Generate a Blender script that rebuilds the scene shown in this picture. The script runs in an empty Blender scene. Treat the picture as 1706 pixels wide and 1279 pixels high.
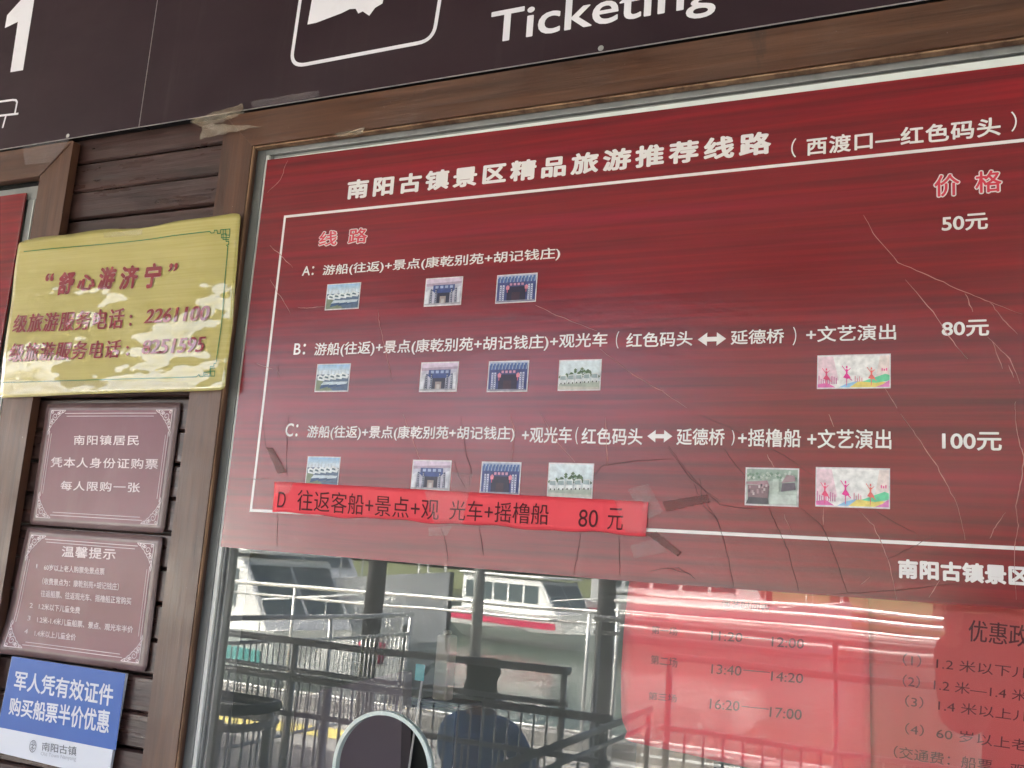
import bpy, bmesh, math, random
from mathutils import Vector, Matrix, noise
random.seed(7)
C = bpy.context.scene.collection

# ------------------------------------------------------------------ camera, sky, sun, exposure
ROT = Matrix(((0.9056194167534661, 0.013691262329209614, 0.4238702883370625),
              (0.4182749080788323, -0.1938013701093413, -0.887404716133167),
              (0.06999695186760728, 0.9809452473403267, -0.18123699525667764)))
F, CX, CY, DIST = 1682.2, 853.0, 639.5, 1.25
EYE = 1.45                      # eye height above the paving; the facade is the plane y = 0
cam = bpy.data.cameras.new('camera')
cam_o = bpy.data.objects.new('camera', cam); C.objects.link(cam_o)
cam.sensor_width = 36.0; cam.lens = F / 1706.0 * 36.0
cam.clip_start = 0.01; cam.clip_end = 3000
cam_o.matrix_world = Matrix.Translation((0, -DIST, EYE)) @ ROT.to_4x4()
bpy.context.scene.camera = cam_o

SUN_EL, SUN_AZ = 50, -60         # degrees; azimuth from +Y (behind the booth) towards +X
w = bpy.data.worlds.new('World'); bpy.context.scene.world = w; w.use_nodes = True
nt = w.node_tree; sky = nt.nodes.new('ShaderNodeTexSky'); sky.sky_type = 'NISHITA'; sky.sun_disc = False
sky.sun_elevation = math.radians(SUN_EL); sky.sun_rotation = math.radians(SUN_AZ)
sky.air_density = .6; sky.dust_density = 9.0; sky.ozone_density = 0.2
nt.links.new(sky.outputs[0], nt.nodes['Background'].inputs[0]); nt.nodes['Background'].inputs[1].default_value = 0.13
sun = bpy.data.lights.new('sun', 'SUN'); sun.energy = 3.0; sun.angle = math.radians(0.5); sun.color = (1, .95, .87)
sun_o = bpy.data.objects.new('sun', sun); C.objects.link(sun_o)
a, e = math.radians(SUN_AZ), math.radians(SUN_EL)
sd = Vector((math.sin(a)*math.cos(e), math.cos(a)*math.cos(e), math.sin(e)))
sun_o.rotation_euler = sd.to_track_quat('Z', 'Y').to_euler(); sun_o.location = (-30, 15, 30)
vs = bpy.context.scene.view_settings
vs.view_transform = 'Standard'; vs.look = 'None'; vs.gamma = 1; vs.exposure = 4.08

# ------------------------------------------------------------------ measuring: a point of the photo on the plane y
def W(px, py, y=0.0):
    d = ROT @ Vector(((px-CX)/F, -(py-CY)/F, -1)); t = (y+DIST)/d.y
    return Vector((d.x*t, y, EYE + d.z*t))
def MIR(px, py, Y):             # world place of something mirrored in the window pane, Y metres before the facade
    p = W(px, py, Y+2*GLASS_Y); return Vector((p.x, -Y, p.z))
GLASS_Y = 0.016

# ------------------------------------------------------------------ object helpers
def thing(name, label, cat, loc=(0, 0, 0), group=None):
    o = bpy.data.objects.new(name, None); C.objects.link(o); o.location = loc; o.empty_display_size = .05
    o['label'] = label; o['category'] = cat
    if group: o['group'] = group
    return o
def tag(o, label, cat, group=None):
    o['label'] = label; o['category'] = cat
    if group: o['group'] = group
    return o
class MB:
    def __init__(s): s.v = []; s.f = []; s.m = []; s.c = []
    def add(s, vs_, fs, m=0, col=None):
        n = len(s.v); s.v += [tuple(v) for v in vs_]; s.f += [tuple(i+n for i in f) for f in fs]; s.m += [m]*len(fs)
        s.c += [col]*len(fs); return s
    def box(s, x0, x1, y0, y1, z0, z1, m=0):
        v = [(x, y, z) for z in (z0, z1) for y in (y0, y1) for x in (x0, x1)]
        return s.add(v, [(0, 2, 3, 1), (4, 5, 7, 6), (0, 1, 5, 4), (2, 6, 7, 3), (0, 4, 6, 2), (1, 3, 7, 5)], m)
    def prism(s, quad, y0, y1, m=0, me=None):   # polygon in xz, front at y0, back at y1
        n = len(quad); v = [(p[0], y0, p[1]) for p in quad] + [(p[0], y1, p[1]) for p in quad]
        area = sum(quad[i][0]*quad[(i+1) % n][1]-quad[(i+1) % n][0]*quad[i][1] for i in range(n))
        s.add(v, [tuple(range(n)) if area > 0 else tuple(range(n))[::-1]], m)
        s.add(v, [tuple(range(n, 2*n))[::-1] if area > 0 else tuple(range(n, 2*n))], m if me is None else me)
        s.add(v, [(i, i+n, (i+1) % n+n, (i+1) % n) if area > 0 else (i, (i+1) % n, (i+1) % n+n, i+n) for i in range(n)], m if me is None else me)
        return s
    def tube(s, pts, r, n=8, m=0, cap=True):
        pts = [Vector(p) for p in pts]; rings = []; N = len(pts)
        up = None
        for i, p in enumerate(pts):
            t = (pts[min(i+1, N-1)]-pts[max(i-1, 0)]).normalized()
            if up is None: up = t.orthogonal().normalized()
            up = (up - t*up.dot(t)).normalized(); b = t.cross(up)
            rr = r[i] if isinstance(r, (list, tuple)) else r
            rings.append([p + (up*math.cos(2*math.pi*k/n)+b*math.sin(2*math.pi*k/n))*rr for k in range(n)])
        v = [q for ring in rings for q in ring]
        f = [(i*n+k, i*n+(k+1) % n, (i+1)*n+(k+1) % n, (i+1)*n+k) for i in range(N-1) for k in range(n)]
        if cap: f += [tuple(range(n))[::-1], tuple((N-1)*n+k for k in range(n))]
        return s.add(v, f, m)
    def build(s, name, mats, parent=None, smooth=False, bevel=0):
        me = bpy.data.meshes.new(name)
        org = parent.matrix_world.translation if parent else Vector()
        p = parent; off = Vector()
        while p: off += p.location; p = p.parent
        me.from_pydata([Vector(v)-off for v in s.v], [], s.f)
        for m in (mats if isinstance(mats, (list, tuple)) else [mats]): me.materials.append(m)
        me.polygons.foreach_set('material_index', s.m)
        if any(c is not None for c in s.c):
            ca = me.color_attributes.new('print', 'FLOAT_COLOR', 'CORNER')
            for p_ in me.polygons:
                c = s.c[p_.index] or (1, 1, 1)
                for li in p_.loop_indices: ca.data[li].color = (*c, 1)
        me.update()
        if smooth: me.polygons.foreach_set('use_smooth', [True]*len(me.polygons))
        o = bpy.data.objects.new(name, me); C.objects.link(o)
        if parent: o.parent = parent
        if bevel:
            b = o.modifiers.new('bevel', 'BEVEL'); b.width = bevel; b.segments = 2; b.limit_method = 'ANGLE'
        return o

# ------------------------------------------------------------------ materials
def mat(name, col, rough=.5, spec=.5, metal=0, col2=None, nscale=(8, 8, 8), detail=6, fac=(.35, .65), bump=0, bscale=None, bdetail=5, coat=0, coat_rough=.1,
        trans=0, dirt=None, rvar=None):
    m = bpy.data.materials.new(name); m.use_nodes = True; t = m.node_tree; N, L = t.nodes, t.links
    b = N['Principled BSDF']; b.inputs['Base Color'].default_value = (*col, 1); b.inputs['Roughness'].default_value = rough
    b.inputs['Specular IOR Level'].default_value = spec; b.inputs['Metallic'].default_value = metal
    b.inputs['Coat Weight'].default_value = coat; b.inputs['Coat Roughness'].default_value = coat_rough; b.inputs['Coat IOR'].default_value = 1.75
    tc = N.new('ShaderNodeTexCoord')
    def nz(scale, det, dist=.0):
        mp = N.new('ShaderNodeMapping'); mp.inputs['Scale'].default_value = scale; L.new(tc.outputs['Object'], mp.inputs[0])
        n = N.new('ShaderNodeTexNoise'); n.inputs['Scale'].default_value = 1; n.inputs['Detail'].default_value = det; n.inputs['Distortion'].default_value = dist
        n.inputs['Roughness'].default_value = .62
        L.new(mp.outputs[0], n.inputs[0]); return n
    cur = None
    if col2:
        n = nz(nscale, detail, .3); r = N.new('ShaderNodeMapRange'); r.inputs[1].default_value = fac[0]; r.inputs[2].default_value = fac[1]
        L.new(n.outputs[0], r.inputs[0]); mx = N.new('ShaderNodeMix'); mx.data_type = 'RGBA'
        mx.inputs[6].default_value = (*col, 1); mx.inputs[7].default_value = (*col2, 1); L.new(r.outputs[0], mx.inputs[0])
        cur = mx.outputs[2]
    for dl in (dirt if isinstance(dirt, list) else [dirt] if dirt else []):
        dc, dscale, lo, hi, amt = dl
        n = nz(dscale, 8, .6); r = N.new('ShaderNodeMapRange'); r.inputs[1].default_value = lo; r.inputs[2].default_value = hi; r.inputs[4].default_value = amt
        L.new(n.outputs[0], r.inputs[0]); mx = N.new('ShaderNodeMix'); mx.data_type = 'RGBA'
        if cur: L.new(cur, mx.inputs[6])
        else: mx.inputs[6].default_value = (*col, 1)
        mx.inputs[7].default_value = (*dc, 1); L.new(r.outputs[0], mx.inputs[0]); cur = mx.outputs[2]
    if cur: L.new(cur, b.inputs['Base Color'])
    if bump:
        n = nz(bscale or nscale, bdetail); bp = N.new('ShaderNodeBump'); bp.inputs['Strength'].default_value = 1; bp.inputs['Distance'].default_value = bump
        L.new(n.outputs[0], bp.inputs['Height']); L.new(bp.outputs[0], b.inputs['Normal'])
        if coat: L.new(bp.outputs[0], b.inputs['Coat Normal'])
    if rvar:
        n = nz(rvar[2], 4, .0); r = N.new('ShaderNodeMapRange'); r.inputs[1].default_value = .35; r.inputs[2].default_value = .7; r.inputs[3].default_value = rvar[0]; r.inputs[4].default_value = rvar[1]
        L.new(n.outputs[0], r.inputs[0]); L.new(r.outputs[0], b.inputs['Roughness'])
    if trans: b.inputs['Alpha'].default_value = trans
    return m

M = {}
M['fascia'] = mat('fascia vinyl', (.026, .012, .017), .40, .32, col2=(.034, .017, .022), nscale=(2.5, 6, 5), bump=.0003, bscale=(12, 12, 12), rvar=(.32, .55, (4, 4, 9)), dirt=[((.075, .055, .058), (28, 10, 2.2), .60, .85, .35), ((.16, .13, .13), (160, 160, 160), .74, .80, .5)])
M['white_edge'] = mat('white pvc edge', (.62, .58, .56), .6)
M['white_vinyl'] = mat('white vinyl', (.78, .75, .79), .45, .3, dirt=((.6, .55, .55), (30, 30, 30), .55, .75, .3))
M['board'] = mat('maroon print', (.265, .013, .018), .21, .8, col2=(.120, .010, .014), nscale=(2.2, 1, 95), detail=8, fac=(.36, .70), bump=.00025, bscale=(42, 42, 60), bdetail=4,
                 dirt=((.34, .014, .034), (.7, 1, 18), .52, .8, .8), rvar=(.19, .27, (3, 3, 4)))
M['board_text'] = mat('printed cream lettering', (.80, .74, .72), .21, .6, bump=.0001, bscale=(70, 70, 90), bdetail=3)
M['board_red'] = mat('printed bright red lettering', (.62, .03, .06), .36, .5)
M['crack_dark'] = mat('split vinyl', (.11, .028, .03), .7, .2)
M['crack_pale'] = mat('whitened crease', (.50, .21, .19), .6, .3)
M['plank'] = mat('dark stained plank', (.026, .0115, .0095), .34, .6, col2=(.092, .044, .037), nscale=(3.5, 8, 55), detail=9, fac=(.35, .75), bump=.0011, bscale=(4, 8, 90), bdetail=8,
                 dirt=[((.17, .125, .115), (7, 7, 22), .58, .86, .5), ((.30, .26, .25), (120, 120, 120), .70, .74, .6)], rvar=(.22, .5, (6, 6, 30)))
def trimmat(name, ax):
    s = (70, 20, 3.5) if ax == 'z' else (3.5, 20, 70)
    return mat(name, (.052, .019, .009), .34, .65, col2=(.135, .056, .028), nscale=s, detail=9, fac=(.32, .72), bump=.0013, bscale=s, bdetail=8,
               rvar=(.28, .55, (9, 9, 9)), dirt=[((.15, .11, .10), (9, 9, 3), .56, .82, .35), ((.02, .012, .01), (22, 22, 9), .62, .80, .8), ((.42, .38, .36), (130, 130, 130), .70, .74, .7)])
M['trim_v'] = trimmat('brown trim upright', 'z'); M['trim_h'] = trimmat('brown trim level', 'x')
M['raw'] = mat('raw timber edge', (.36, .22, .13), .7, .2, col2=(.13, .07, .045), nscale=(40, 20, 6), bump=.0008, bscale=(60, 60, 12))
M['alu'] = mat('grey aluminium', (.25, .25, .245), .4, .5, metal=.3, col2=(.30, .30, .29), nscale=(20, 20, 8), dirt=((.10, .09, .085), (25, 25, 9), .52, .8, .6))
M['alu_pale'] = mat('pale aluminium ridge', (.66, .66, .62), .35, .5, dirt=((.2, .18, .16), (40, 40, 14), .58, .8, .6))
M['rubber'] = mat('black sealing gap', (.010, .009, .009), .8, .2)
M['backing'] = mat('white backing strip', (.74, .77, .74), .5, .3, dirt=((.45, .46, .44), (14, 14, 40), .55, .8, .4))
M['gold'] = mat('brushed gold laminate', (.45, .375, .10), .30, .4, col2=(.54, .46, .16), nscale=(4, 1, 190), detail=5, fac=(.3, .7), coat=1.0, coat_rough=.045, bump=.0042, bscale=(8, 8, 13), bdetail=2.4)
M['gold_text'] = mat('red print under laminate', (.25, .004, .014), .35, .4, coat=1.0, coat_rough=.045, bump=.0042, bscale=(8, 8, 13), bdetail=2.4)
M['gold_halo'] = mat('pale rim of print', (.72, .52, .50), .35, .4, coat=1.0, coat_rough=.045, bump=.0042, bscale=(8, 8, 13), bdetail=2.4)
M['gold_green'] = mat('green print under laminate', (.018, .17, .05), .35, .4, coat=1.0, coat_rough=.045, bump=.0042, bscale=(8, 8, 13), bdetail=2.4)
M['plaque'] = mat('faded maroon plaque', (.15, .028, .046), .30, .5, col2=(.185, .046, .068), nscale=(5, 5, 9), bump=.0003, bscale=(40, 40, 40), dirt=((.24, .12, .125), (18, 18, 5), .55, .85, .5))
M['plaque_rim'] = mat('clear plastic rim over brown', (.15, .085, .085), .25, .5, col2=(.21, .14, .14), nscale=(9, 9, 9))
M['plaque_text'] = mat('pale pink print', (.78, .66, .68), .35, .4)
M['blue'] = mat('blue print', (.024, .10, .40), .38, .45, col2=(.03, .12, .44), nscale=(5, 5, 5))
M['pale'] = mat('pale blue white print', (.68, .70, .76), .4, .4)
M['ink'] = mat('grey ink', (.12, .13, .15), .5)
M['ink_pale'] = mat('faint grey ink', (.40, .41, .46), .5)
M['strip'] = mat('fluorescent red paper', (.84, .065, .09), .6, .3, col2=(.78, .08, .10), nscale=(9, 9, 9), bump=.0006, bscale=(30, 30, 30))
M['black_ink'] = mat('dark toner', (.085, .014, .018), .6, .2)
M['pinkpaper'] = mat('red pink paper', (.97, .13, .16), .7, .2, col2=(.95, .115, .145), nscale=(4, 4, 4))
M['pinkpaper2'] = mat('duller red paper', (.84, .15, .145), .7, .2, col2=(.78, .13, .125), nscale=(4, 4, 4))
M['pinktext'] = mat('grey toner on pink', (.16, .03, .035), .7, .2)
M['tan'] = mat('tan card', (.34, .27, .19), .7, .2, col2=(.27, .21, .15), nscale=(25, 25, 3))
M['tape'] = mat('clear tape', (.66, .58, .58), .14, .6, trans=.065, bump=.002, bscale=(70, 70, 70), bdetail=4, coat=.6)
M['tape_old'] = mat('yellowed tape', (.36, .25, .14), .25, .5, trans=.19, bump=.003, bscale=(60, 60, 60), bdetail=5, col2=(.68, .58, .45), nscale=(30, 30, 30))
M['tape_brown'] = mat('torn brown tape', (.24, .08, .072), .3, .5, trans=.33, bump=.001, bscale=(60, 60, 60))
M['steel'] = mat('brushed stainless steel', (.72, .73, .72), .34, .6, metal=.25)
M['steel_dark'] = mat('painted dark steel', (.03, .03, .04), .35, .5)
M['screw'] = mat('screw head', (.55, .55, .52), .35, .5, metal=.6)
M['hull'] = mat('white boat paint', (.80, .81, .80), .3, .5)
M['boat_glass'] = mat('dark boat window', (.08, .11, .12), .1, .6)
M['boat_trim'] = mat('turquoise stripe', (.10, .34, .33), .4)
M['pillar'] = mat('dark pillar paint', (.055, .055, .06), .5, .4)
M['pillar_pale'] = mat('pale steel post', (.34, .36, .35), .4, .5)
M['roofmetal'] = mat('pale roof sheeting', (.27, .265, .26), .6, .3, col2=(.21, .205, .20), nscale=(1.5, 6, 1))
M['concrete'] = mat('grey paving', (.25, .245, .235), .8, .2, col2=(.33, .32, .31), nscale=(3, 3, 3), bump=.004, bscale=(25, 25, 25))
M['yellow'] = mat('yellow kerb paint', (.70, .58, .16), .6, .3, dirt=((.4, .34, .2), (9, 9, 9), .5, .75, .5))
M['water'] = mat('green lake water', (.035, .06, .045), .08, .5, bump=.05, bscale=(1.2, .35, 1), bdetail=5)
M['leaf'] = mat('leaf', (.045, .085, .03), .6, .3, col2=(.10, .15, .05), nscale=(3, 3, 3))
M['bark'] = mat('bark', (.10, .075, .055), .8, .2)
M['earth'] = mat('bank', (.14, .15, .08), .9, .1, col2=(.09, .11, .05), nscale=(.3, .3, .3))
M['room'] = mat('pale plaster', (.20, .215, .20), .8, .2)
M['room_floor'] = mat('dark vinyl floor', (.10, .095, .09), .5)
M['desk'] = mat('desk laminate', (.25, .19, .14), .4)
M['monitor'] = mat('dark purple grey plastic', (.135, .10, .118), .55, .4, col2=(.155, .118, .135), nscale=(3, 3, 3))
M['black'] = mat('black plastic', (.015, .015, .016), .4)
M['skin'] = mat('skin', (.48, .29, .21), .5, .4)
M['hair'] = mat('black hair', (.010, .009, .010), .45, .5, bump=.003, bscale=(90, 90, 20))
M['jacket'] = mat('blue work jacket', (.10, .23, .52), .8, .2, bump=.004, bscale=(14, 14, 14))
M['trouser'] = mat('dark trousers', (.03, .03, .035), .8, .2)
M['card'] = mat('beige card', (.50, .44, .36), .7)
M['cyan'] = mat('cyan plastic', (.10, .45, .48), .4)
M['red_plastic'] = mat('red plastic', (.50, .02, .08), .4)
M['glass_edge'] = mat('polished glass edge', (.52, .60, .57), .12, .7)

def glass_material():
    m = bpy.data.materials.new('window glass'); m.use_nodes = True; t = m.node_tree; N, L = t.nodes, t.links
    N.remove(N['Principled BSDF']); out = N['Material Output']
    tr = N.new('ShaderNodeBsdfTransparent'); tr.inputs[0].default_value = (.96, .98, .97, 1)
    gl = N.new('ShaderNodeBsdfGlossy'); gl.inputs['Roughness'].default_value = .0; gl.inputs['Color'].default_value = (.96, 1, .98, 1)
    fr = N.new('ShaderNodeFresnel'); fr.inputs[0].default_value = 1.66      # two faces of a tempered pane
    tc = N.new('ShaderNodeTexCoord'); n = N.new('ShaderNodeTexNoise'); n.inputs['Scale'].default_value = 3.0; n.inputs['Detail'].default_value = 1
    L.new(tc.outputs['Object'], n.inputs[0]); bp = N.new('ShaderNodeBump'); bp.inputs['Distance'].default_value = .0006; bp.inputs['Strength'].default_value = 1
    L.new(n.outputs[0], bp.inputs['Height']); L.new(bp.outputs[0], gl.inputs['Normal'])
    mx = N.new('ShaderNodeMixShader'); L.new(fr.outputs[0], mx.inputs[0]); L.new(tr.outputs[0], mx.inputs[1]); L.new(gl.outputs[0], mx.inputs[2])
    df = N.new('ShaderNodeBsdfDiffuse'); df.inputs[0].default_value = (.72, .73, .70, 1); m2 = N.new('ShaderNodeMixShader')
    n2 = N.new('ShaderNodeTexNoise'); n2.inputs['Scale'].default_value = 5; n2.inputs['Detail'].default_value = 7; L.new(tc.outputs['Object'], n2.inputs[0])
    r2 = N.new('ShaderNodeMapRange'); r2.inputs[1].default_value = .3; r2.inputs[2].default_value = .75; r2.inputs[3].default_value = .025; r2.inputs[4].default_value = .085
    L.new(n2.outputs[0], r2.inputs[0]); L.new(r2.outputs[0], m2.inputs[0]); L.new(mx.outputs[0], m2.inputs[1]); L.new(df.outputs[0], m2.inputs[2])
    L.new(m2.outputs[0], out.inputs[0]); return m
M['glass'] = glass_material()
def print_material():
    m = bpy.data.materials.new('colour print'); m.use_nodes = True; b = m.node_tree.nodes['Principled BSDF']
    at = m.node_tree.nodes.new('ShaderNodeAttribute'); at.attribute_name = 'print'
    tc = m.node_tree.nodes.new('ShaderNodeTexCoord'); n = m.node_tree.nodes.new('ShaderNodeTexNoise'); n.inputs['Scale'].default_value = 140; n.inputs['Detail'].default_value = 4
    r = m.node_tree.nodes.new('ShaderNodeMapRange'); r.inputs[1].default_value = .3; r.inputs[2].default_value = .7; r.inputs[3].default_value = .76; r.inputs[4].default_value = 1.15
    mx = m.node_tree.nodes.new('ShaderNodeMix'); mx.data_type = 'RGBA'; mx.blend_type = 'MULTIPLY'; mx.inputs[0].default_value = 1
    m.node_tree.links.new(tc.outputs['Object'], n.inputs[0]); m.node_tree.links.new(n.outputs[0], r.inputs[0]); m.node_tree.links.new(r.outputs[0], mx.inputs[7]); m.node_tree.links.new(at.outputs[0], mx.inputs[6])
    m.node_tree.links.new(mx.outputs[2], b.inputs['Base Color']); b.inputs['Roughness'].default_value = .34; return m
M['print'] = print_material()

# ------------------------------------------------------------------ lettering
_cache = {}
def glyphs(s, bold=0., shear=0., space=1., serif=0., vb=False):
    k = (s, bold, shear, space, serif, vb)
    if k in _cache: return _cache[k]
    cu = bpy.data.curves.new('lettering', 'FONT'); cu.body = s; cu.size = 1; cu.shear = shear; cu.space_character = space
    cu.resolution_u = 4; cu.fill_mode = 'FRONT'
    o = bpy.data.objects.new('lettering', cu); C.objects.link(o); bpy.context.view_layer.update()
    me = bpy.data.meshes.new_from_object(o.evaluated_get(bpy.context.evaluated_depsgraph_get()))
    v = [(p.co.x, p.co.y) for p in me.vertices]; f = [tuple(p.vertices) for p in me.polygons]
    bpy.data.objects.remove(o); bpy.data.curves.remove(cu); bpy.data.meshes.remove(me)
    lv = [0]*len(v)
    if bold:                     # thicken every stroke: shifted copies, each a hair in front of the last
        n = len(v); v0, f0 = v, f; K = 8; v = []; f = []; lv = []
        for k in range(K):
            a_ = 2*math.pi*k/K; v += [(x+bold*math.cos(a_), y+bold*math.sin(a_)) for x, y in v0]; f += [tuple(i+n*k for i in q) for q in f0]; lv += [k*.25]*n
    if serif:                    # heavier upright strokes, thin level ones
        n = len(v); v = [(x-serif/2, y) for x, y in v] + [(x+serif/2, y) for x, y in v] ; f = f + [tuple(i+n for i in q) for q in f]; lv = lv+[l+2.2 for l in lv]
    core = ''.join(c for c in s if c not in '()（）+ ')
    x0 = min(p[0] for p in v); x1 = max(p[0] for p in v); y0 = min(p[1] for p in v); y1 = max(p[1] for p in v)
    if core and core != s.replace(' ', '') and not vb:
        y0, y1 = glyphs(core, bold, shear, space, serif, True)
    if vb: return y0, y1
    r = ([((x-x0)/(x1-x0), (y-y0)/(y1-y0)) for x, y in v], f, lv); _cache[k] = r; return r
def bil(q, u, v):                # q = TL, TR, BR, BL
    return q[3]*(1-u)*(1-v)+q[2]*u*(1-v)+q[1]*u*v+q[0]*(1-u)*v
def put_text(mb, s, q, bold=0., shear=0., space=1., serif=0., dy=0., surf=None, m=0, grow=0.):
    """q: four corners (TL TR BR BL) on the sheet the text is printed on"""
    V, Fc, lv = glyphs(s, bold, shear, space, serif)
    out = []
    for (u, v), l in zip(V, lv):
        p = bil(q, u, v)
        if surf: p = surf(p)
        out.append((p.x, p.y-.0004-dy-l*.00008, p.z))
    mb.add(out, Fc, m); return mb
def rect(lb, rt, y):             # axis-aligned on the sheet from its left-bottom and right-top points in the photo
    a_, b_ = W(*lb, y), W(*rt, y)
    return [Vector((a_.x, y, b_.z)), Vector((b_.x, y, b_.z)), Vector((b_.x, y, a_.z)), Vector((a_.x, y, a_.z))]
def quad(y, *p): return [W(*q, y) for q in p]
def ribbon(mb, pts, wd, m=0, dy=.0004, closed=False, surf=None, taper=False, ridge=0.):
    pts = [Vector(p) for p in pts]; n = len(pts); L_, R_, T_ = [], [], []
    for i, p in enumerate(pts):
        pa = pts[(i-1) % n] if closed or i else p; pb = pts[(i+1) % n] if closed or i < n-1 else p
        d1 = (p-pa); d2 = (pb-p); d1.y = d2.y = 0
        if d1.length < 1e-9: d1 = d2.copy()
        if d2.length < 1e-9: d2 = d1.copy()
        d1.normalize(); d2.normalize(); n1 = Vector((-d1.z, 0, d1.x)); n2 = Vector((-d2.z, 0, d2.x)); nn = (n1+n2)
        if nn.length < 1e-6: nn = n1
        nn.normalize(); k = 1/max(.5, nn.dot(n1)); ww = wd*(1 if not taper else (.25+.75*math.sin(math.pi*(i+.3)/(n-.4)))*(.65+.6*random.random()))
        for A, s_ in ((L_, .5), (R_, -.5)):
            q = p+nn*ww*s_*k
            if surf: q = surf(q)
            A.append((q.x, q.y-dy, q.z))
        q = surf(p) if surf else p
        T_.append((q.x, q.y-dy-ridge, q.z))
    rng = range(n if closed else n-1)
    if ridge:
        mb.add(L_+T_+R_, [(i, i+n, (i+1) % n+n, (i+1) % n) for i in rng]+[(i+n, i+2*n, (i+1) % n+2*n, (i+1) % n+n) for i in rng], m)
    else:
        mb.add(L_+R_, [(i, i+n, (i+1) % n+n, (i+1) % n) for i in rng], m)
    return mb
def cpt(o, s): return lambda x, y: (o[0]+x/s, o[1]+y/s)
c1 = cpt((0, 0), 600/1706*0+2.8417); c2 = cpt((0, 340), 3.762); c3 = cpt((0, 640), 4.0); c4 = cpt((0, 860), 3.052)
c5 = cpt((400, 180), 2.8417); c6 = cpt((1000, 180), 2.4164); d1 = cpt((340, 880), 3.2048); d3 = cpt((1020, 940), 2.487)
d4 = cpt((400, 690), 2.1325); d5 = cpt((460, 0), 1.3692); d6 = cpt((1100, 690), 2.8152)

# ------------------------------------------------------------------ the booth: cladding, trims, window, room
G = EYE-EYE                      # paving level 0
XW0, XW1 = W(420, 250, -.02).x, 1.20          # opening of the big window
ZW1 = W(460, 237, -.02).z; ZW0 = .86
XL1 = W(67, 300, -.02).x; XL0 = XL1-1.4        # opening of the next window on the left
ZFB = W(400, 181, -.032).z                     # lower edge of the fascia boards
booth = thing('ticket_booth', 'brown timber clad ticket booth with framed windows under dark fascia boards', 'ticket booth', (0, 0, 0))
xa, xb = W(118, 235, -.02).x, W(358, 215, -.02).x   # inner edges of the trims each side of the cladding strip
# planks between the trims: bevelled shiplap boards
mb = MB()
rows = [W(*p, 0).z for p in ((130, 275), (110, 370))]
step = (rows[0]-rows[1]); z = rows[0]+step; k = 0
while z > -.05:
    for half in (0, 1):
        z1 = z-half*step/2; z0 = z1-step/2+(.0035 if half else .0016)
        z1 -= 0; yy = -.001*(k % 2)
        prof = [(yy+.004, z1), (yy, z1-.003), (yy, z0+.003), (yy+.004, z0)]
        v = []
        for x in (xa-.03, xb+.03): v += [(x, p[0], p[1]) for p in prof]+[(x, .025, z0), (x, .025, z1)]
        n = 6; mb.add(v, [(i, i+n, (i+1) % n+n, (i+1) % n) for i in range(n)]+[tuple(range(n))[::-1], tuple(range(n, 2*n))])
    z -= step; k += 1
# masonry band below the windows and above them behind the fascia is clad the same way
mb.box(XW0-.2, 1.6, .001, .05, -.02, ZW0-.06); mb.box(XL0-.2, XL1+.2, .001, .05, -.02, ZW0-.06)
mb.box(XL0-.3, 1.6, .004, .05, ZFB+.002, 3.2); mb.box(xa-.06, xb+.06, .026, .05, 0, ZFB)
mb.build('plank_cladding', M['plank'], booth)
def board(name, pts, y0, y1, m, lab=None):
    o = MB().prism(pts, y0, y1).build(name, m, booth, bevel=.0015)
    if lab: o['label'] = lab
    return o
YT = -.022
xr0, xr1 = W(316, 656, YT).x, W(368, 653, YT).x; xr1 = .5*(xr1+W(420, 250, YT).x)
xl1 = W(55, 661, YT).x
zt = W(460, 237, YT).z
board('trim_board', [(xr0, -.02), (xr1, -.02), (xr1, zt+.0), (xr0, ZFB-.004)], YT, YT+.016, M['trim_v'], 'weathered upright trim board beside the price board')
board('trim_board', [(xr0+.0006, ZFB-.004), (xr1+.0006, zt), (1.6, zt), (1.6, ZFB-.004)], YT-.0012, YT+.016, M['trim_h'])
board('trim_board', [(XL1, -.02), (xl1, -.02), (xl1, ZFB-.004), (XL1, zt)], YT, YT+.016, M['trim_v'])
board('trim_board', [(XL0, zt), (XL1-.0006, zt), (xl1-.0006, ZFB-.004), (XL0, ZFB-.004)], YT-.0012, YT+.016, M['trim_h'])
MB().box(xr1+.0003, xr1+.0030, YT+.0015, YT+.006, -.02, zt-.0006).build('raw_edge', M['raw'], booth)
b_ = MB().box(xr1+.0025, 1.6, YT+.003, YT+.015, zt-.003, zt-.0006); b_.build('raw_edge', M['raw'], booth)
board('sill_board', [(xr1+.006, ZW0-.06), (1.6, ZW0-.06), (1.6, ZW0-.004), (xr1+.006, ZW0-.004)], YT-.02, .05, M['trim_h'])

# the aluminium window that holds the price board and the serving pane
YF = -.003
win = bpy.data.objects.new('window', None); C.objects.link(win); win.parent = booth
PX = lambda px, y=YF: W(px, 958, y).x
fx0 = PX(341); gx0 = W(381, 958, .009).x
fz1 = W(460, 245, YF).z
mb = MB(); mb.box(xr1-.002, fx0+.004, YF+.010, .06, ZW0, zt+.004)                   # dark sealing gap
mb.box(fx0+.0042, 1.6, YF+.010, .06, fz1+.0004, zt+.004); mb.build('sealing_gap', M['rubber'], win)
mb = MB(); mb.box(fx0, PX(357), YF, .06, ZW0, fz1).box(PX(357)+.0003, PX(368), YF+.004, .06, ZW0, fz1-.0125).box(PX(368)+.0003, gx0, YF+.010, .02, ZW0, fz1-.03)
mb.box(PX(357)+.0003, 1.6, YF, .06, fz1-.012, fz1).box(PX(368)+.0006, 1.6, YF+.006, .06, fz1-.026, fz1-.0123)
mb.box(gx0+.0003, 1.6, YF-.004, .06, ZW0, ZW0+.03)
mb.build('window_frame', M['alu'], win, bevel=.001)
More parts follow.
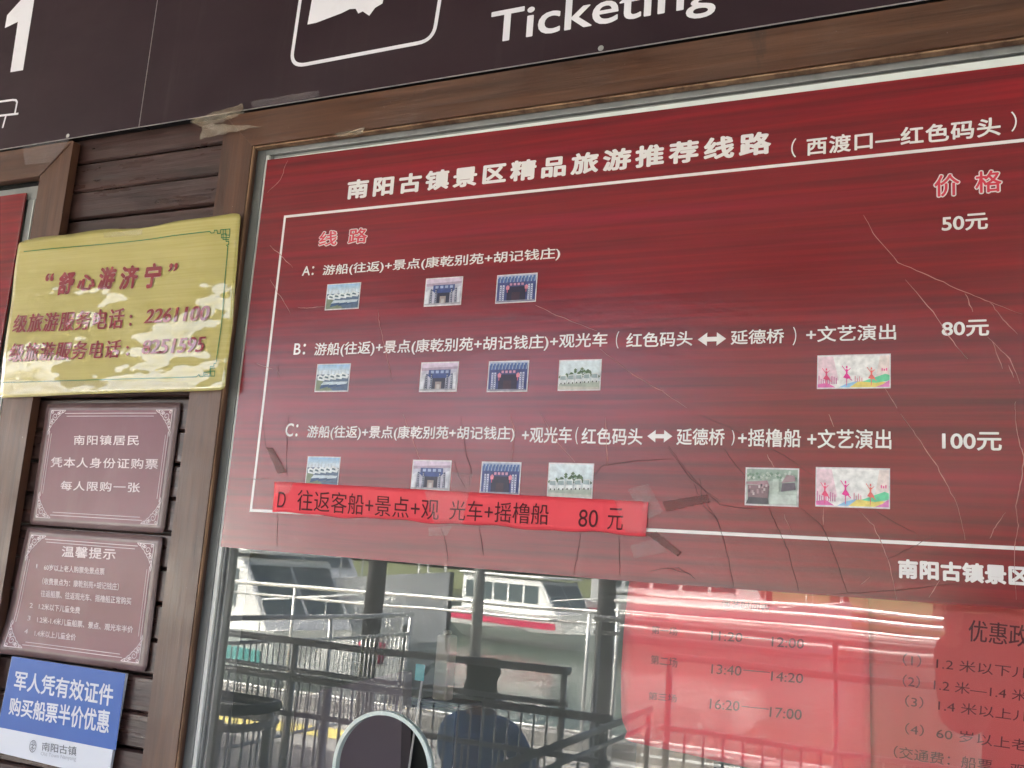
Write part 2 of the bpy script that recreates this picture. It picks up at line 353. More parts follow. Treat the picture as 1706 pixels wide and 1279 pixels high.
MB().box(PX(359), PX(365), YF-.001, YF+.0037, ZW0+.031, fz1-.013).build('window_bead', M['alu_pale'], win, bevel=.0006)
# pane with its round-headed serving hole
hc = W(637, 1285, GLASS_Y); hr = (W(722, 1270, GLASS_Y)-hc).length*.98
pz0, pz1 = ZW0+.028, fz1-.02
arc = [(hc.x+hr*math.cos(t_), hc.z+hr*math.sin(t_)) for t_ in [math.pi*i/40 for i in range(41)]]
zb = max(pz0+.001, hc.z-.11)
outer = [(1.6, pz0), (1.6, pz1), (gx0-.003, pz1), (gx0-.003, pz0)]
poly = [(hc.x+hr, pz0)]+outer[:4]+[(hc.x-hr, pz0)]+arc[::-1]
MB().add([(p[0], GLASS_Y, p[1]) for p in poly], [tuple(range(len(poly)))]).build('pane', M['glass'], win)
mb = MB(); rim = [Vector((hc.x+hr, GLASS_Y, pz0))]+[Vector((p[0], GLASS_Y, p[1])) for p in arc]+[Vector((hc.x-hr, GLASS_Y, pz0))]
n = len(rim); ri = [Vector((hc.x, 0, max(p.z, pz0) if i in (0, n-1) else hc.z)) for i, p in enumerate(rim)]
ins = []
for i, p in enumerate(rim):
    c_ = Vector((hc.x, GLASS_Y, p.z if i in (0, n-1) else hc.z)); ins.append(p+(c_-p).normalized()*.0055)
for (A, ya, Bq, yb) in ((rim, -.004, ins, -.004), (ins, -.004, ins, .006), (rim, .006, ins, .006), (rim, -.004, rim, -.0002)):
    mb.add([(p.x, GLASS_Y+ya, p.z) for p in A]+[(p.x, GLASS_Y+yb, p.z) for p in Bq], [(i, i+1, i+1+n, i+n) for i in range(n-1)])
mb.build('opening_rim', M['glass_edge'], win, smooth=True)

# next window on the left: frame, dark gap, pane
win2 = bpy.data.objects.new('window', None); C.objects.link(win2); win2.parent = booth
mb = MB(); mb.box(XL0, XL1+.01, YF+.010, .06, zt-.008, zt+.004).box(XL1-.024, XL1+.01, YF+.010, .06, ZW0, zt-.0082)
mb.build('sealing_gap', M['rubber'], win2)
mb = MB(); mb.box(XL0, XL1-.023, YF, .06, zt-.036, zt-.0085).box(XL1-.046, XL1-.0245, YF, .06, ZW0, zt-.0365)
mb.build('window_frame', M['alu'], win2, bevel=.001)
MB().box(XL1-.0255, XL1-.0235, YF-.004, YF-.0002, ZW0, zt-.038).build('window_bead', M['alu_pale'], win2)
MB().add([(XL0, GLASS_Y, ZW0), (XL1-.04, GLASS_Y, ZW0), (XL1-.04, GLASS_Y, zt-.03), (XL0, GLASS_Y, zt-.03)], [(0, 1, 2, 3)]).build('pane', M['glass'], win2)
# the room inside
mb = MB()
mb.box(XL0-.3, .78, 2.6, 2.7, 0, 2.9).box(.7801, 1.6, 2.6, 2.7, 0, .8).box(.7801, 1.6, 2.6, 2.7, 2.4, 2.9).box(XL0-.4, XL0-.3, .05, 2.7, 0, 2.9).box(1.6, 1.7, .0, 2.7, 0, 2.9)  # opening in the rear wall is added to let daylight into the room
mb.build('room_wall', M['room'], booth)
MB().box(XL0-.3, 1.6, .05, 2.6, 2.7, 2.8).build('room_ceiling', M['room'], booth)
MB().box(XL0-.3, 1.6, .05, 2.6, -.02, .02).build('room_floor', M['room_floor'], booth)
MB().box(XL0-.3, 1.6, .062, .62, ZW0-.05, ZW0-.012).build('counter', M['desk'], booth)

# ------------------------------------------------------------------ fascia boards over the windows
YS = -.0275
xs = W(232, 207, YS).x
def fascia(x0, x1, label):
    o = thing('fascia_sign', label, 'sign', (x0, YS, ZFB), 'dark fascia boards over the windows')
    mb = MB(); mb.prism([(x0, ZFB), (x1, ZFB), (x1, ZFB+.52), (x0, ZFB+.52)], YS, YS+.0035, 0, 1)
    mb.build('sign_panel', [M['fascia'], M['white_edge']], o, bevel=.0007); MB().box(x0+.001, x1-.001, YS+.0036, .003, ZFB+.006, ZFB+.51).build('backing_board', M['rubber'], o); return o
fl = fascia(xs-1.6, xs-.0008, 'dark fascia board with a large white number one')
fr_ = fascia(xs+.0008, 1.7, 'dark fascia board with the word Ticketing and a white framed pictogram')
def strokes(parent, name, polys=(), lines=(), y=YS, m=None, wd=.004):
    mb = MB()
    for p in polys:
        q = [W(*a_, y) for a_ in p]; q = [(v.x, y-.0006, v.z) for v in q]
        mb.add(q, [tuple(range(len(q)))[::-1]])
    for l in lines: ribbon(mb, [W(*a_, y) for a_ in l], wd, dy=.0006)
    return mb.build(name, m or M['white_vinyl'], parent)
strokes(fl, 'number', [[c1(*p) for p in [(50, 342), (110, 332), (176, -80), (128, -72), (100, 0), (35, 72), (24, 133), (86, 103)]]])
strokes(fl, 'pictogram', lines=[[c1(*p) for p in [(-260, 515), (-20, 484), (60, 473), (76, 474), (82, 484), (72, 535)]], [c1(*p) for p in [(-200, 575), (0, 548), (88, 538)]], [c1(30, 545), c1(13, 606)]], wd=.0042)
def rr(pts, cr):                  # round the corners of a pixel polyline
    out = []
    for i, p in enumerate(pts):
        if 0 < i < len(pts)-1:
            a_, b2 = Vector(pts[i-1]), Vector(pts[i+1]); p_ = Vector(p); ua = (a_-p_).normalized()*cr; ub = (b2-p_).normalized()*cr
            for t_ in [k/8 for k in range(9)]:
                q = (p_+ua)*(1-t_)**2+p_*2*t_*(1-t_)+(p_+ub)*t_**2; out.append((q.x, q.y))
        else: out.append(p)
    return out
strokes(fr_, 'pictogram_frame', lines=[rr([(524, -165), (502, -10), (484, 112), (722, 67), (752, -120)], 26)], wd=.0064)
hand = [d5(*p) for p in [(95, -120), (82, 0), (72, 56), (92, 52), (150, 30), (168, 21), (182, 20), (188, 31), (198, 26), (213, 36), (226, 18), (243, 8), (252, -30), (270, -40), (262, -120)]]
strokes(fr_, 'pictogram', [hand])
qa = W(*d5(492, 28), YS); qb = W(*d5(1003, 15), YS); qc = W(*d5(975, 40), YS)
put_text(MB(), 'Ticketing', [Vector((qa.x, YS, qa.z+.0)), Vector((qb.x, YS, qa.z)), Vector((qb.x, YS, qc.z)), Vector((qa.x, YS, qc.z))], bold=.012).build('lettering', M['white_vinyl'], fr_)
def screw(parent, px, py):
    p = W(px, py, YS); mb = MB()
    ring = [(p.x+.0035*math.cos(k*math.pi/6), YS-.0012, p.z+.0035*math.sin(k*math.pi/6)) for k in range(12)]
    base = [(x+(x-p.x)*.25, YS-.0001, z_+(z_-p.z)*.25) for x, _, z_ in ring]
    mb.add(ring+base, [tuple(range(12))]+[(i, i+12, (i+1) % 12+12, (i+1) % 12) for i in range(12)])
    mb.box(p.x-.0024, p.x+.0024, YS-.0015, YS-.0011, p.z-.0005, p.z+.0005); mb.build('screw', M['screw'], parent)
screw(fl, 113, 226); screw(fr_, 1001, 80)

# ------------------------------------------------------------------ the maroon price board
YB = -.010
tl, bl = W(443, 265, YB), W(370, 911, YB)
bx0 = (tl.x+bl.x)/2; bx1 = 1.15
ztop = lambda x: W(446, 266, YB).z+(x-W(446, 266, YB).x)*((W(1706, 106, YB).z-W(446, 266, YB).z)/(W(1706, 106, YB).x-W(446, 266, YB).x))
zbot = W(1020, 966, YB).z
pb = thing('price_board', 'large cracked maroon board listing boat tour routes with prices in white', 'price board', (bx0, YB, zbot))
MB().prism([(bx0, bl.z+.0), (W(1020, 966, YB).x, zbot), (bx1, zbot+.001), (bx1, ztop(bx1)), (bx0, ztop(bx0))], YB, YB+.0055).build('panel', M['board'], pb, bevel=.0004)
mb = MB().prism([(bx0+.004, ztop(bx0)-.01), (bx1, ztop(bx1)-.01), (bx1, W(1706, 84, YB).z+(bx1-W(1706, 84, YB).x)*.0), (bx0+.01, ztop(bx0)+.0035)], YB+.0058, YB+.0064)
mb.build('backing_strip', M['backing'], pb)
def T(s, lb, rt, bold=.0, space=1., m='board_text', name='lettering', parent=None, y=YB, **k):
    return put_text(MB(), s, rect(lb, rt, y), bold=bold, space=space, **k).build(name, M[m], parent or pb)
T('南阳古镇景区精品旅游推荐线路', c5(503, 434), c6(690, 90), .038, 1.3)
T('（', c6(768, 200), c6(790, 121), .0); T('西渡口—红色码头', c6(830, 193), c6(1611, 33), .022, 1.08); T('）', c6(1655, 95), c6(1676, 12), .0)
for s, lb, rt in (('线  路', c5(368, 660), c5(611, 561)), ('价  格', c6(1340, 364), c6(1621, 242))):
    q = rect(lb, rt, YB); g_ = .0014
    put_text(MB(), s, q, bold=.06).build('lettering_outline', M['board_text'], pb)
    q2 = [q[0]+Vector((g_, 0, -g_)), q[1]+Vector((-g_, 0, -g_)), q[2]+Vector((-g_, 0, g_)), q[3]+Vector((g_, 0, g_))]
    put_text(MB(), s, q2, bold=.016, dy=.0003).build('lettering', M['board_red'], pb)
T('50元', c6(1375, 500), c6(1560, 420), .02); T('80元', c6(1375, 922), c6(1565, 850), .02); T('100元', d6(1322, 168), d6(1601, 84), .02)
L1 = '游船(往返)+景点(康乾别苑+胡记钱庄)'
T('A：', c5(293, 794), c5(353, 745), .012); T(L1, c5(390, 792), c5(1518, 657), .013)
T('B：', c5(253, 1168), c5(314, 1112), .012); T(L1+'+观光车', c5(350, 1172), (1013, 553), .013)
T('（', c6(62, 968), c6(77, 898)); T('红色码头', c6(104, 965), c6(373, 896), .014); T('延德桥', c6(525, 953), c6(741, 887), .014); T('）', c6(775, 955), c6(790, 880)); T('+文艺演出', c6(829, 943), c6(1191, 867), .014)
T('C：', d4(160, 79), d4(209, 32), .012); T(L1, d4(237, 83), d4(978, 43), .013); T('+观光车', d4(1000, 101), d4(1181, 45), .014)
T('(', d4(1190, 106), d4(1203, 45)); T('红色码头', d4(1212, 107), d4(1431, 49), .014); T('延德桥', d6(75, 144), d6(304, 67), .014); T(')', d6(334, 146), d6(350, 74)); T('+摇橹船', d6(364, 152), d6(661, 69), .014); T('+文艺演出', d6(689, 159), d6(1084, 71), .014)
T('南阳古镇景区', d6(1115, 768), (1715, 943), .045, 1.06)
def arrow(ax0, ax1, ay0, ay1):
    a_, b2 = W(ax0, ay0, YB), W(ax1, ay1, YB); z_ = (a_.z+b2.z)/2; x0, x1 = a_.x, b2.x; L_ = x1-x0; h = L_*.24; y = YB-.0004
    P = [(x0, 0), (x0+L_*.33, h), (x0+L_*.33, h*.34), (x1-L_*.33, h*.34), (x1-L_*.33, h), (x1, 0), (x1-L_*.33, -h), (x1-L_*.33, -h*.34), (x0+L_*.33, -h*.34), (x0+L_*.33, -h)]
    MB().add([(p[0], y, z_+p[1]) for p in P], [(0, 1, 9), (2, 3, 7, 8), (4, 5, 6)]).build('arrow_mark', M['board_text'], pb)
arrow(*[c6(393, 930)[0], c6(507, 926)[0], c6(393, 932)[1], c6(507, 928)[1]]); arrow(d4(1447, 0)[0], d4(1536, 0)[0], d4(0, 77)[1], d4(0, 79)[1])
rx, rz1, rz0 = (W(474, 361, YB).x+W(420, 843, YB).x)/2, W(474, 361, YB).z, W(1400, 898.5, YB).z
mb = MB(); ribbon(mb, [(bx1-.06, YB, rz1), (rx, YB, rz1), (rx, YB, rz0), (bx1-.06, YB, rz0)], .0042, dy=.00035); mb.build('border_line', M['board_text'], pb)
# splits and creases of the print
dark = [[d6(*p) for p in l] for l in ([(180, 0), (300, 50), (400, 100), (490, 145), (600, 205), (720, 290)], [(40, 150), (120, 260), (200, 350), (280, 425), (400, 440), (480, 442)], [(300, 165), (350, 235), (395, 290)],
    [(160, 330), (200, 430), (265, 490), (290, 560), (320, 680), (345, 815)], [(510, 440), (550, 530), (600, 640), (650, 830)], [(650, 430), (760, 525), (810, 640), (880, 840)],
    [(1060, 680), (1190, 620), (1280, 570)], [(700, 850), (1000, 835), (1200, 815), (1400, 790)], [(990, 440), (1100, 510), (1200, 560)], [(0, 725), (80, 720), (130, 745), (165, 775)])]
dark += [[d4(*p) for p in l] for l in ([(80, 0), (90, 110), (130, 150), (160, 210)], [(-8, 228), (60, 231), (110, 225)], [(785, 10), (800, 130), (820, 190), (815, 250)], [(715, 400), (735, 480), (740, 550)],
    [(850, 400), (865, 500)], [(1210, 420), (1200, 500), (1185, 575)], [(1345, 430), (1348, 500), (1350, 575)], [(1255, 220), (1290, 180), (1400, 165), (1540, 160)], [(1520, 120), (1600, 230), (1706, 310)],
    [(1450, 560), (1520, 545), (1600, 570)], [(1635, 230), (1640, 300), (1700, 375)], [(760, 165), (780, 230), (805, 265)], [(240, 243), (300, 238), (370, 250)], [(172, 10), (166, 100), (168, 215)], [(135, 350), (132, 470)])]
pale = [[d6(*p) for p in l] for l in ([(1130, 0), (1200, 100), (1290, 230), (1340, 320), (1400, 440), (1430, 590)], [(1665, -60), (1665, 0), (1680, 120), (1706, 200), (1690, 330), (1665, 430), (1680, 520), (1660, 640), (1670, 870)],
    [(765, 440), (765, 520)], [(1545, 585), (1570, 530), (1620, 460)], [(790, 0), (815, 60)], [(930, 450), (1000, 520), (1040, 610), (1080, 720), (1110, 870)], [(500, 190), (535, 250)], [(580, 470), (620, 560)], [(940, 800), (985, 760)], [(1260, 860), (1310, 780)])]
pale += [[d4(*p) for p in l] for l in ([(580, 0), (610, 80), (640, 160)], [(960, 0), (975, 60), (965, 165)], [(1070, 0), (1120, 90), (1190, 170)], [(1300, 10), (1305, 180)])]
pale += [[c5(*p) for p in l] for l in ([(225, 250), (190, 340), (130, 400)], [(140, 650), (200, 700), (250, 755)], [(140, 810), (190, 890), (240, 975)], [(275, 945), (340, 945), (400, 940)], [(655, 950), (660, 1030), (690, 1150), (720, 1279)],
    [(1400, 935), (1500, 980), (1690, 1055)], [(80, 1210), (155, 1235)], [(180, 1220), (185, 1279)])]
pale += [[c6(*p) for p in l] for l in ([(1060, 430), (1110, 520), (1200, 620), (1320, 675), (1470, 740), (1570, 780), (1700, 830)], [(1230, 690), (1340, 820), (1420, 940), (1480, 1010)], [(1570, 780), (1620, 850), (1680, 910)],
    [(1560, 920), (1650, 1010), (1690, 1110)], [(1580, 940), (1620, 1050)], [(1150, 1130), (1195, 1208)], [(0, 970), (130, 1070), (250, 1140), (350, 1208)], [(1645, 1035), (1665, 1085)], [(1470, 745), (1500, 820)])]
def wander(l):
    out = []; rnd = random.Random(int(l[0][0]*7+l[0][1]))
    for i in range(len(l)-1):
        for k in range(5):
            t_ = k/5; out.append((l[i][0]*(1-t_)+l[i+1][0]*t_+rnd.uniform(-.9, .9), l[i][1]*(1-t_)+l[i+1][1]*t_+rnd.uniform(-.9, .9)))
    return out+[l[-1]]
for l in dark: ribbon(MB(), [W(*p, YB) for p in wander(l)], .0008, dy=.00045, taper=True, ridge=.0002).build('split', M['crack_dark'], pb)
for l in pale: ribbon(MB(), [W(*p, YB) for p in wander(l)], .0010, dy=.00045, taper=True, ridge=.0002).build('crease', M['crack_pale'], pb)

# printed photographs on the board
def picture(kind, lb, rt):
    q = rect(lb, rt, YB); mb = MB(); lay = [0]; rnd = random.Random(kind)
    def P(pts, col):
        lay[0] += 1; d = .0003+lay[0]*.00003
        v = [bil(q, u, v_) for u, v_ in pts]; ar = sum(pts[i-1][0]*pts[i][1]-pts[i][0]*pts[i-1][1] for i in range(len(pts)))
        mb.add([(p.x, p.y-d, p.z) for p in v], [tuple(range(len(pts))) if ar > 0 else tuple(range(len(pts)))[::-1]], 0, col)
    def R(u0, v0, u1, v1, col): P([(u0, v0), (u1, v0), (u1, v1), (u0, v1)], col)
    R(0, 0, 1, 1, (.72, .66, .68)); e0 = .025
    def clip(f):
        pass
    if kind == 'boats':
        for k in range(6): R(e0, .62+k*.06, 1-e0, .62+(k+1)*.06 if k < 5 else .965, (.30+.07*(5-k), .50+.04*(5-k), .72))
        P([(e0, .70), (.2, .78), (.5, .74), (.8, .79), (1-e0, .72), (1-e0, .62), (e0, .62)], (.62, .70, .78))
        R(e0, .04, 1-e0, .62, (.10, .15, .24)); P([(e0, .04), (.55, .04), (.2, .4), (e0, .42)], (.20, .24, .16))
        for k in range(5):
            x = .06+k*.17; y = .42+.02*k
            P([(x, y), (x+.2, y-.04), (x+.24, y+.08), (x+.05, y+.2), (x-.02, y+.12)], (.72, .76, .78)); P([(x+.03, y+.06), (x+.15, y+.03), (x+.14, y+.09), (x+.05, y+.12)], (.08, .13, .17))
        for k in range(3):
            x = .15+k*.24; P([(x, .10+.03*k), (x+.30, .20+.03*k), (x+.36, .33), (x+.05, .30)], (.04, .09, .20)); P([(x+.02, .24), (x+.30, .27), (x+.34, .35), (x+.1, .36)], (.55, .62, .68))
        for k in range(9): R(.06+k*.1, .62, .07+k*.1, .72+rnd.random()*.1, (.35, .38, .42))
    elif kind == 'gate':
        R(e0, .04, 1-e0, .96, (.52, .50, .60)); R(e0, .78, 1-e0, .96, (.66, .54, .66)); P([(e0, .70), (1-e0, .76), (1-e0, .84), (e0, .80)], (.42, .32, .42))
        R(.22, .58, .80, .74, (.06, .085, .24))
        for k in range(4): R(.28+k*.13, .62, .36+k*.13, .71, (.35, .42, .62))
        P([(.18, .58), (.82, .58), (.74, .46), (.28, .46)], (.05, .08, .25)); R(.34, .10, .68, .46, (.03, .03, .06)); R(.42, .08, .58, .34, (.35, .28, .27)); R(.46, .08, .54, .25, (.50, .46, .46))
        for x in (.15, .28, .70, .82):
            P([(x, .06), (x+.06, .06), (x+.05, .60), (x+.01, .60)], (.06, .07, .14))
            for k in range(8): R(x+.015, .10+k*.06, x+.04, .13+k*.06, (.55, .55, .62))
        P([(e0, .04), (.12, .04), (.16, .62), (e0, .5)], (.66, .66, .72)); P([(.98-e0, .04), (.9, .04), (.88, .62), (1-e0, .66)], (.66, .66, .72)); R(e0, .04, 1-e0, .09, (.40, .38, .42))
    elif kind == 'shop':
        R(e0, .04, 1-e0, .96, (.055, .07, .22)); R(e0, .86, 1-e0, .965, (.42, .47, .6))
        for k in range(11): P([(.03+k*.086, .72), (.085+k*.086, .72), (.10+k*.086, .92), (.05+k*.086, .92)], (.07, .13, .34)); P([(.075+k*.086, .72), (.10+k*.086, .72), (.118+k*.086, .92), (.10+k*.086, .92)], (.32, .40, .56))
        R(.30, .58, .72, .70, (.05, .05, .16))
        for k in range(4): R(.34+k*.095, .60, .40+k*.095, .68, (.62, .30, .42))
        R(.28, .06, .74, .56, (.02, .015, .045)); R(.40, .06, .60, .36, (.05, .02, .04))
        for x in (.26, .72): P([(x, .46), (x+.07, .46), (x+.08, .56), (x+.035, .62), (x-.01, .56)], (.74, .26, .34)); R(x+.02, .36, x+.04, .46, (.6, .12, .2))
        for x in (.10, .17, .80, .87):
            R(x, .06, x+.045, .62, (.62, .64, .78))
            for k in range(7): R(x+.012, .11+k*.07, x+.034, .15+k*.07, (.10, .12, .3))
        R(e0, .04, 1-e0, .08, (.3, .28, .36))
    elif kind == 'bus':
        R(e0, .04, 1-e0, .96, (.66, .74, .78)); R(e0, .04, 1-e0, .30, (.42, .46, .40))
        for k in range(60):
            x = e0+.02+rnd.random()*.9; h = .44+.28*max(0, math.sin(x*4.2-.6))*rnd.random(); s_ = .03+.02*rnd.random()
            P([(x-s_, h), (x, h-.05), (x+s_, h), (x, h+.06)], rnd.choice([(.05, .10, .05), (.10, .17, .08), (.16, .22, .13)]))
        for k in range(5):
            x = .04+k*.185; y0 = .22+.012*k; P([(x, y0), (x+.17, y0-.02), (x+.172, y0+.24), (x+.15, y0+.29), (x+.02, y0+.27)], (.74, .76, .76)); P([(x+.02, y0+.13), (x+.155, y0+.12), (x+.145, y0+.25), (x+.025, y0+.24)], (.32, .40, .42)); R(x+.03, y0-.02, x+.06, y0+.03, (.05, .05, .05)); R(x+.12, y0-.02, x+.15, y0+.03, (.05, .05, .05))
        P([(e0, .04), (1-e0, .04), (1-e0, .10), (e0, .14)], (.58, .56, .50))
    elif kind == 'oar':
        R(e0, .04, 1-e0, .96, (.46, .52, .47)); R(e0, .66, 1-e0, .96, (.34, .42, .36))
        for k in range(50):
            x = e0+rnd.random()*.94; y = .68+rnd.random()*.24; s_ = .03; P([(x-s_, y), (x, y-.05), (min(.97, x+s_), y), (x, y+.035)], rnd.choice([(.20, .30, .22), (.42, .50, .42), (.58, .62, .57)]))
        P([(e0, .62), (.42, .66), (.46, .52), (e0, .56)], (.40, .24, .27)); P([(.06, .16), (.44, .20), (.46, .52), (.05, .54)], (.24, .15, .17))
        for k in range(14):
            x = .06+rnd.random()*.34; y = .26+rnd.random()*.26; R(x, y, x+.035, y+.07, rnd.choice([(.6, .5, .5), (.10, .07, .09), (.42, .28, .30)]))
        P([(e0, .04), (.46, .04), (.44, .2), (.08, .22)], (.10, .09, .10)); P([(.68, .38), (.95, .44), (.93, .62), (.70, .60)], (.18, .14, .17)); P([(.68, .60), (.95, .66), (.92, .8), (.78, .82)], (.40, .28, .30)); R(.52, .38, .64, .70, (.50, .56, .50)); R(.46, .06, .97, .30, (.58, .64, .59))
    else:
        R(e0*.5, .03, 1-e0*.5, .965, (.84, .82, .80)); P([(.012, .25), (.30, .25), (.22, .95), (.012, .95)], (.80, .60, .66)); P([(.80, .3), (.985, .3), (.985, .95), (.86, .95)], (.82, .70, .66))
        P([(.30, .04), (.40, .14), (.55, .22), (.75, .12), (.70, .04)], (.28, .52, .75)); P([(.45, .04), (.56, .2), (.75, .24), (.985, .16), (.985, .04)], (.82, .66, .18)); P([(.62, .2), (.80, .33), (.93, .42), (.985, .38), (.985, .22), (.8, .16)], (.16, .62, .36)); P([(.80, .04), (.9, .12), (.985, .24), (.985, .04)], (.70, .22, .50)); P([(.012, .04), (.012, .14), (.14, .18), (.26, .04)], (.72, .16, .42))
        for k in range(9): h = .1+.16*rnd.random(); R(.02+k*.03, .14, .036+k*.03, .14+h, (.62, .24, .40))
        for k in range(4): R(.52+k*.03, .2, .533+k*.03, .28+.12*rnd.random(), (.75, .35, .42))
        for x, s_, col in ((.13, 1., (.80, .09, .20)), (.41, 1.1, (.78, .05, .32)), (.745, 1., (.82, .18, .16))):
            for pts in ([(-.012, .36), (.012, .36), (.016, .5), (-.016, .5)], [(-.012, .52), (.012, .52), (.012, .585), (-.012, .585)], [(-.014, .47), (-.07, .60), (-.078, .585), (-.012, .44)], [(.014, .47), (.06, .53), (.062, .515), (.012, .44)],
                        [(-.014, .38), (.014, .38), (.065, .27), (.01, .24), (-.055, .28)], [(-.006, .26), (.008, .26), (.006, .06), (-.004, .06)], [(.02, .27), (.04, .28), (.09, .20), (.085, .185)]):
                P([(x+u*s_*.8, .02+v_*s_) for u, v_ in pts], col)
        for k in range(3): R(.88+k*.03, .5, .895+k*.03, .58-.02*(k == 1), (.8, .1, .3))
    mb.build('printed_photo', M['print'], pb)
for k, lb, rt in (('boats', (541, 517), (602, 470)), ('gate', (706, 511), (772, 460)), ('shop', (825, 506), (896, 454)), ('boats', (524, 653), (585, 605)), ('gate', (698, 653), (765, 602)), ('shop', (811, 653), (882, 600)),
                  ('bus', (929, 651), (1003, 598)), ('dance', (1361, 648), (1484, 589)), ('boats', (508, 808), (568, 761)), ('gate', (684, 816), (753, 767)), ('shop', (799, 823), (869, 770)), ('bus', (911, 828), (990, 772)),
                  ('oar', d6(396, 426), d6(652, 254)), ('dance', d6(727, 432), d6(1078, 254))): picture(k, lb, rt)

# ------------------------------------------------------------------ sheets with waves (paper, laminate, tape)
def sheet(name, q, surf, mats, parent, nu=24, nv=16, thick=.0006, roundc=0., edge=None):
    mb = MB(); P = []
    for j in range(nv+1):
        for i in range(nu+1):
            u, v = i/nu, j/nv
            p = bil(q, u, v)
            if edge: p = edge(p, u, v)
            if roundc:
                du = min(u, 1-u); dv = min(v, 1-v)
                if du < roundc and dv < roundc:      # pull corner points in
                    r_ = math.hypot(roundc-du, roundc-dv)
                    if r_ > roundc:
                        s_ = roundc/r_; uu = roundc-(roundc-du)*s_; vv = roundc-(roundc-dv)*s_
                        p = bil(q, uu if u < .5 else 1-uu, vv if v < .5 else 1-vv)
            P.append(surf(p))
    n1 = (nu+1)
    f = [(j*n1+i, j*n1+i+1, (j+1)*n1+i+1, (j+1)*n1+i) for j in range(nv) for i in range(nu)]
    mb.add(P, f); o = mb.build(name, mats, parent, smooth=True)
    s_ = o.modifiers.new('thickness', 'SOLIDIFY'); s_.thickness = thick; s_.offset = -1; return o
# gold telephone notice, laminated and buckled, taped across the two uprights
YG = YT-.006
gq = quad(YG, (34, 404), (404, 356), (377, 650), (1, 663))
def gsurf(p):
    n_ = noise.noise(Vector((p.x*6.5, 3.1, p.z*7.5)))*.0045+noise.noise(Vector((p.x*15+9, 1.7, p.z*13)))*.0016
    return Vector((p.x, YG-.003+n_-.004*math.sin((p.x-gq[0].x)/(gq[1].x-gq[0].x)*math.pi), p.z))
gs = thing('hotline_notice', 'buckled gold laminated notice with red phone numbers taped over the timber trims', 'notice', (gq[3].x, YG, gq[3].z))
def gedge(p, u, v):
    if v > .999: p = p+Vector((0, 0, .003*math.sin(u*7)+.0015*math.sin(u*19)))
    return p
sheet('laminate_sheet', gq, gsurf, M['gold'], gs, 60, 44, .0007, .02, gedge)
def GT(s, q, bold, shear=.0, serif=0., halo=True, space=1.):
    q = [W(*c2(*p), YG) for p in q]
    if halo: put_text(MB(), s, q, bold=bold+.014, shear=shear, serif=serif, dy=.0006, surf=gsurf, space=space).build('lettering_outline', M['gold_halo'], gs)
    put_text(MB(), s, q, bold=bold, shear=shear, serif=serif, dy=.0011, surf=gsurf, space=space).build('lettering', M['gold_text'], gs)
GT('“', [(307, 442), (362, 440), (360, 488), (305, 490)], .02, .25)
GT('舒', [(388, 437), (498, 425), (490, 562), (376, 580)], .045, .2); GT('心', [(500, 452), (628, 445), (612, 545), (500, 552)], .045, .15); GT('游', [(640, 408), (755, 395), (748, 535), (632, 545)], .04, .2)
GT('济', [(770, 398), (890, 385), (885, 530), (765, 545)], .04, .2); GT('宁', [(925, 378), (1032, 370), (1022, 530), (915, 536)], .045, .15); GT('”', [(1072, 378), (1132, 374), (1130, 425), (1070, 430)], .02, .25)
GT('级旅游服务电话', [(105, 700), (800, 655), (795, 785), (95, 812)], .008, .12, .045, space=1.1); GT('：', [(832, 700), (850, 700), (848, 770), (830, 770)], .03)
GT('2261100', [(935, 668), (1328, 638), (1320, 730), (926, 757)], .004, .18, .055)
GT('级旅游服务电话', [(84, 878), (785, 855), (775, 968), (68, 995)], .008, .12, .045, space=1.1); GT('：', [(815, 895), (833, 895), (831, 955), (813, 955)], .03)
GT('8251595', [(917, 862), (1300, 830), (1290, 930), (911, 947)], .004, .18, .055)
def G2(l, wd=.0016):
    pts = []
    l = [c2(*p) for p in l]
    for i in range(len(l)-1):
        n_ = max(1, int(math.dist(l[i], l[i+1])/8)); pts += [(l[i][0]+(l[i+1][0]-l[i][0])*k/n_, l[i][1]+(l[i+1][1]-l[i][1])*k/n_) for k in range(n_)]
    return [W(*p, YG) for p in pts+[l[-1]]], wd
mb = MB()
for l in ([(165, 303), (400, 282), (640, 262), (900, 232), (1100, 205), (1335, 180)], [(1440, 268), (1415, 520), (1390, 760), (1362, 1000)], [(1240, 1084), (900, 1098), (500, 1110), (20, 1120)]):
    p_, wd = G2(l); ribbon(mb, p_, wd, dy=.0009, surf=gsurf)
for l in ([(1335, 180), (1342, 190), (1360, 188), (1362, 172), (1378, 171), (1380, 192), (1398, 190), (1400, 168), (1455, 162), (1450, 215), (1402, 218), (1404, 196), (1432, 192), (1430, 240), (1446, 238), (1445, 258), (1432, 262), (1440, 270)], [(1415, 168), (1412, 228), (1448, 228)], [(1430, 166), (1428, 200), (1450, 200)],
          [(1240, 1084), (1255, 1070), (1262, 1084), (1282, 1082), (1284, 1058), (1326, 1052), (1322, 1080), (1290, 1080), (1292, 1068), (1310, 1068)], [(1362, 1000), (1350, 1000), (1348, 1018), (1326, 1020), (1324, 1050), (1356, 1048), (1354, 1080), (1330, 1080), (1330, 1030), (1356, 1030)]):
    p_, wd = G2(l, .0014); ribbon(mb, p_, wd, dy=.0009, surf=gsurf)
mb.build('border_line', M['gold_green'], gs)

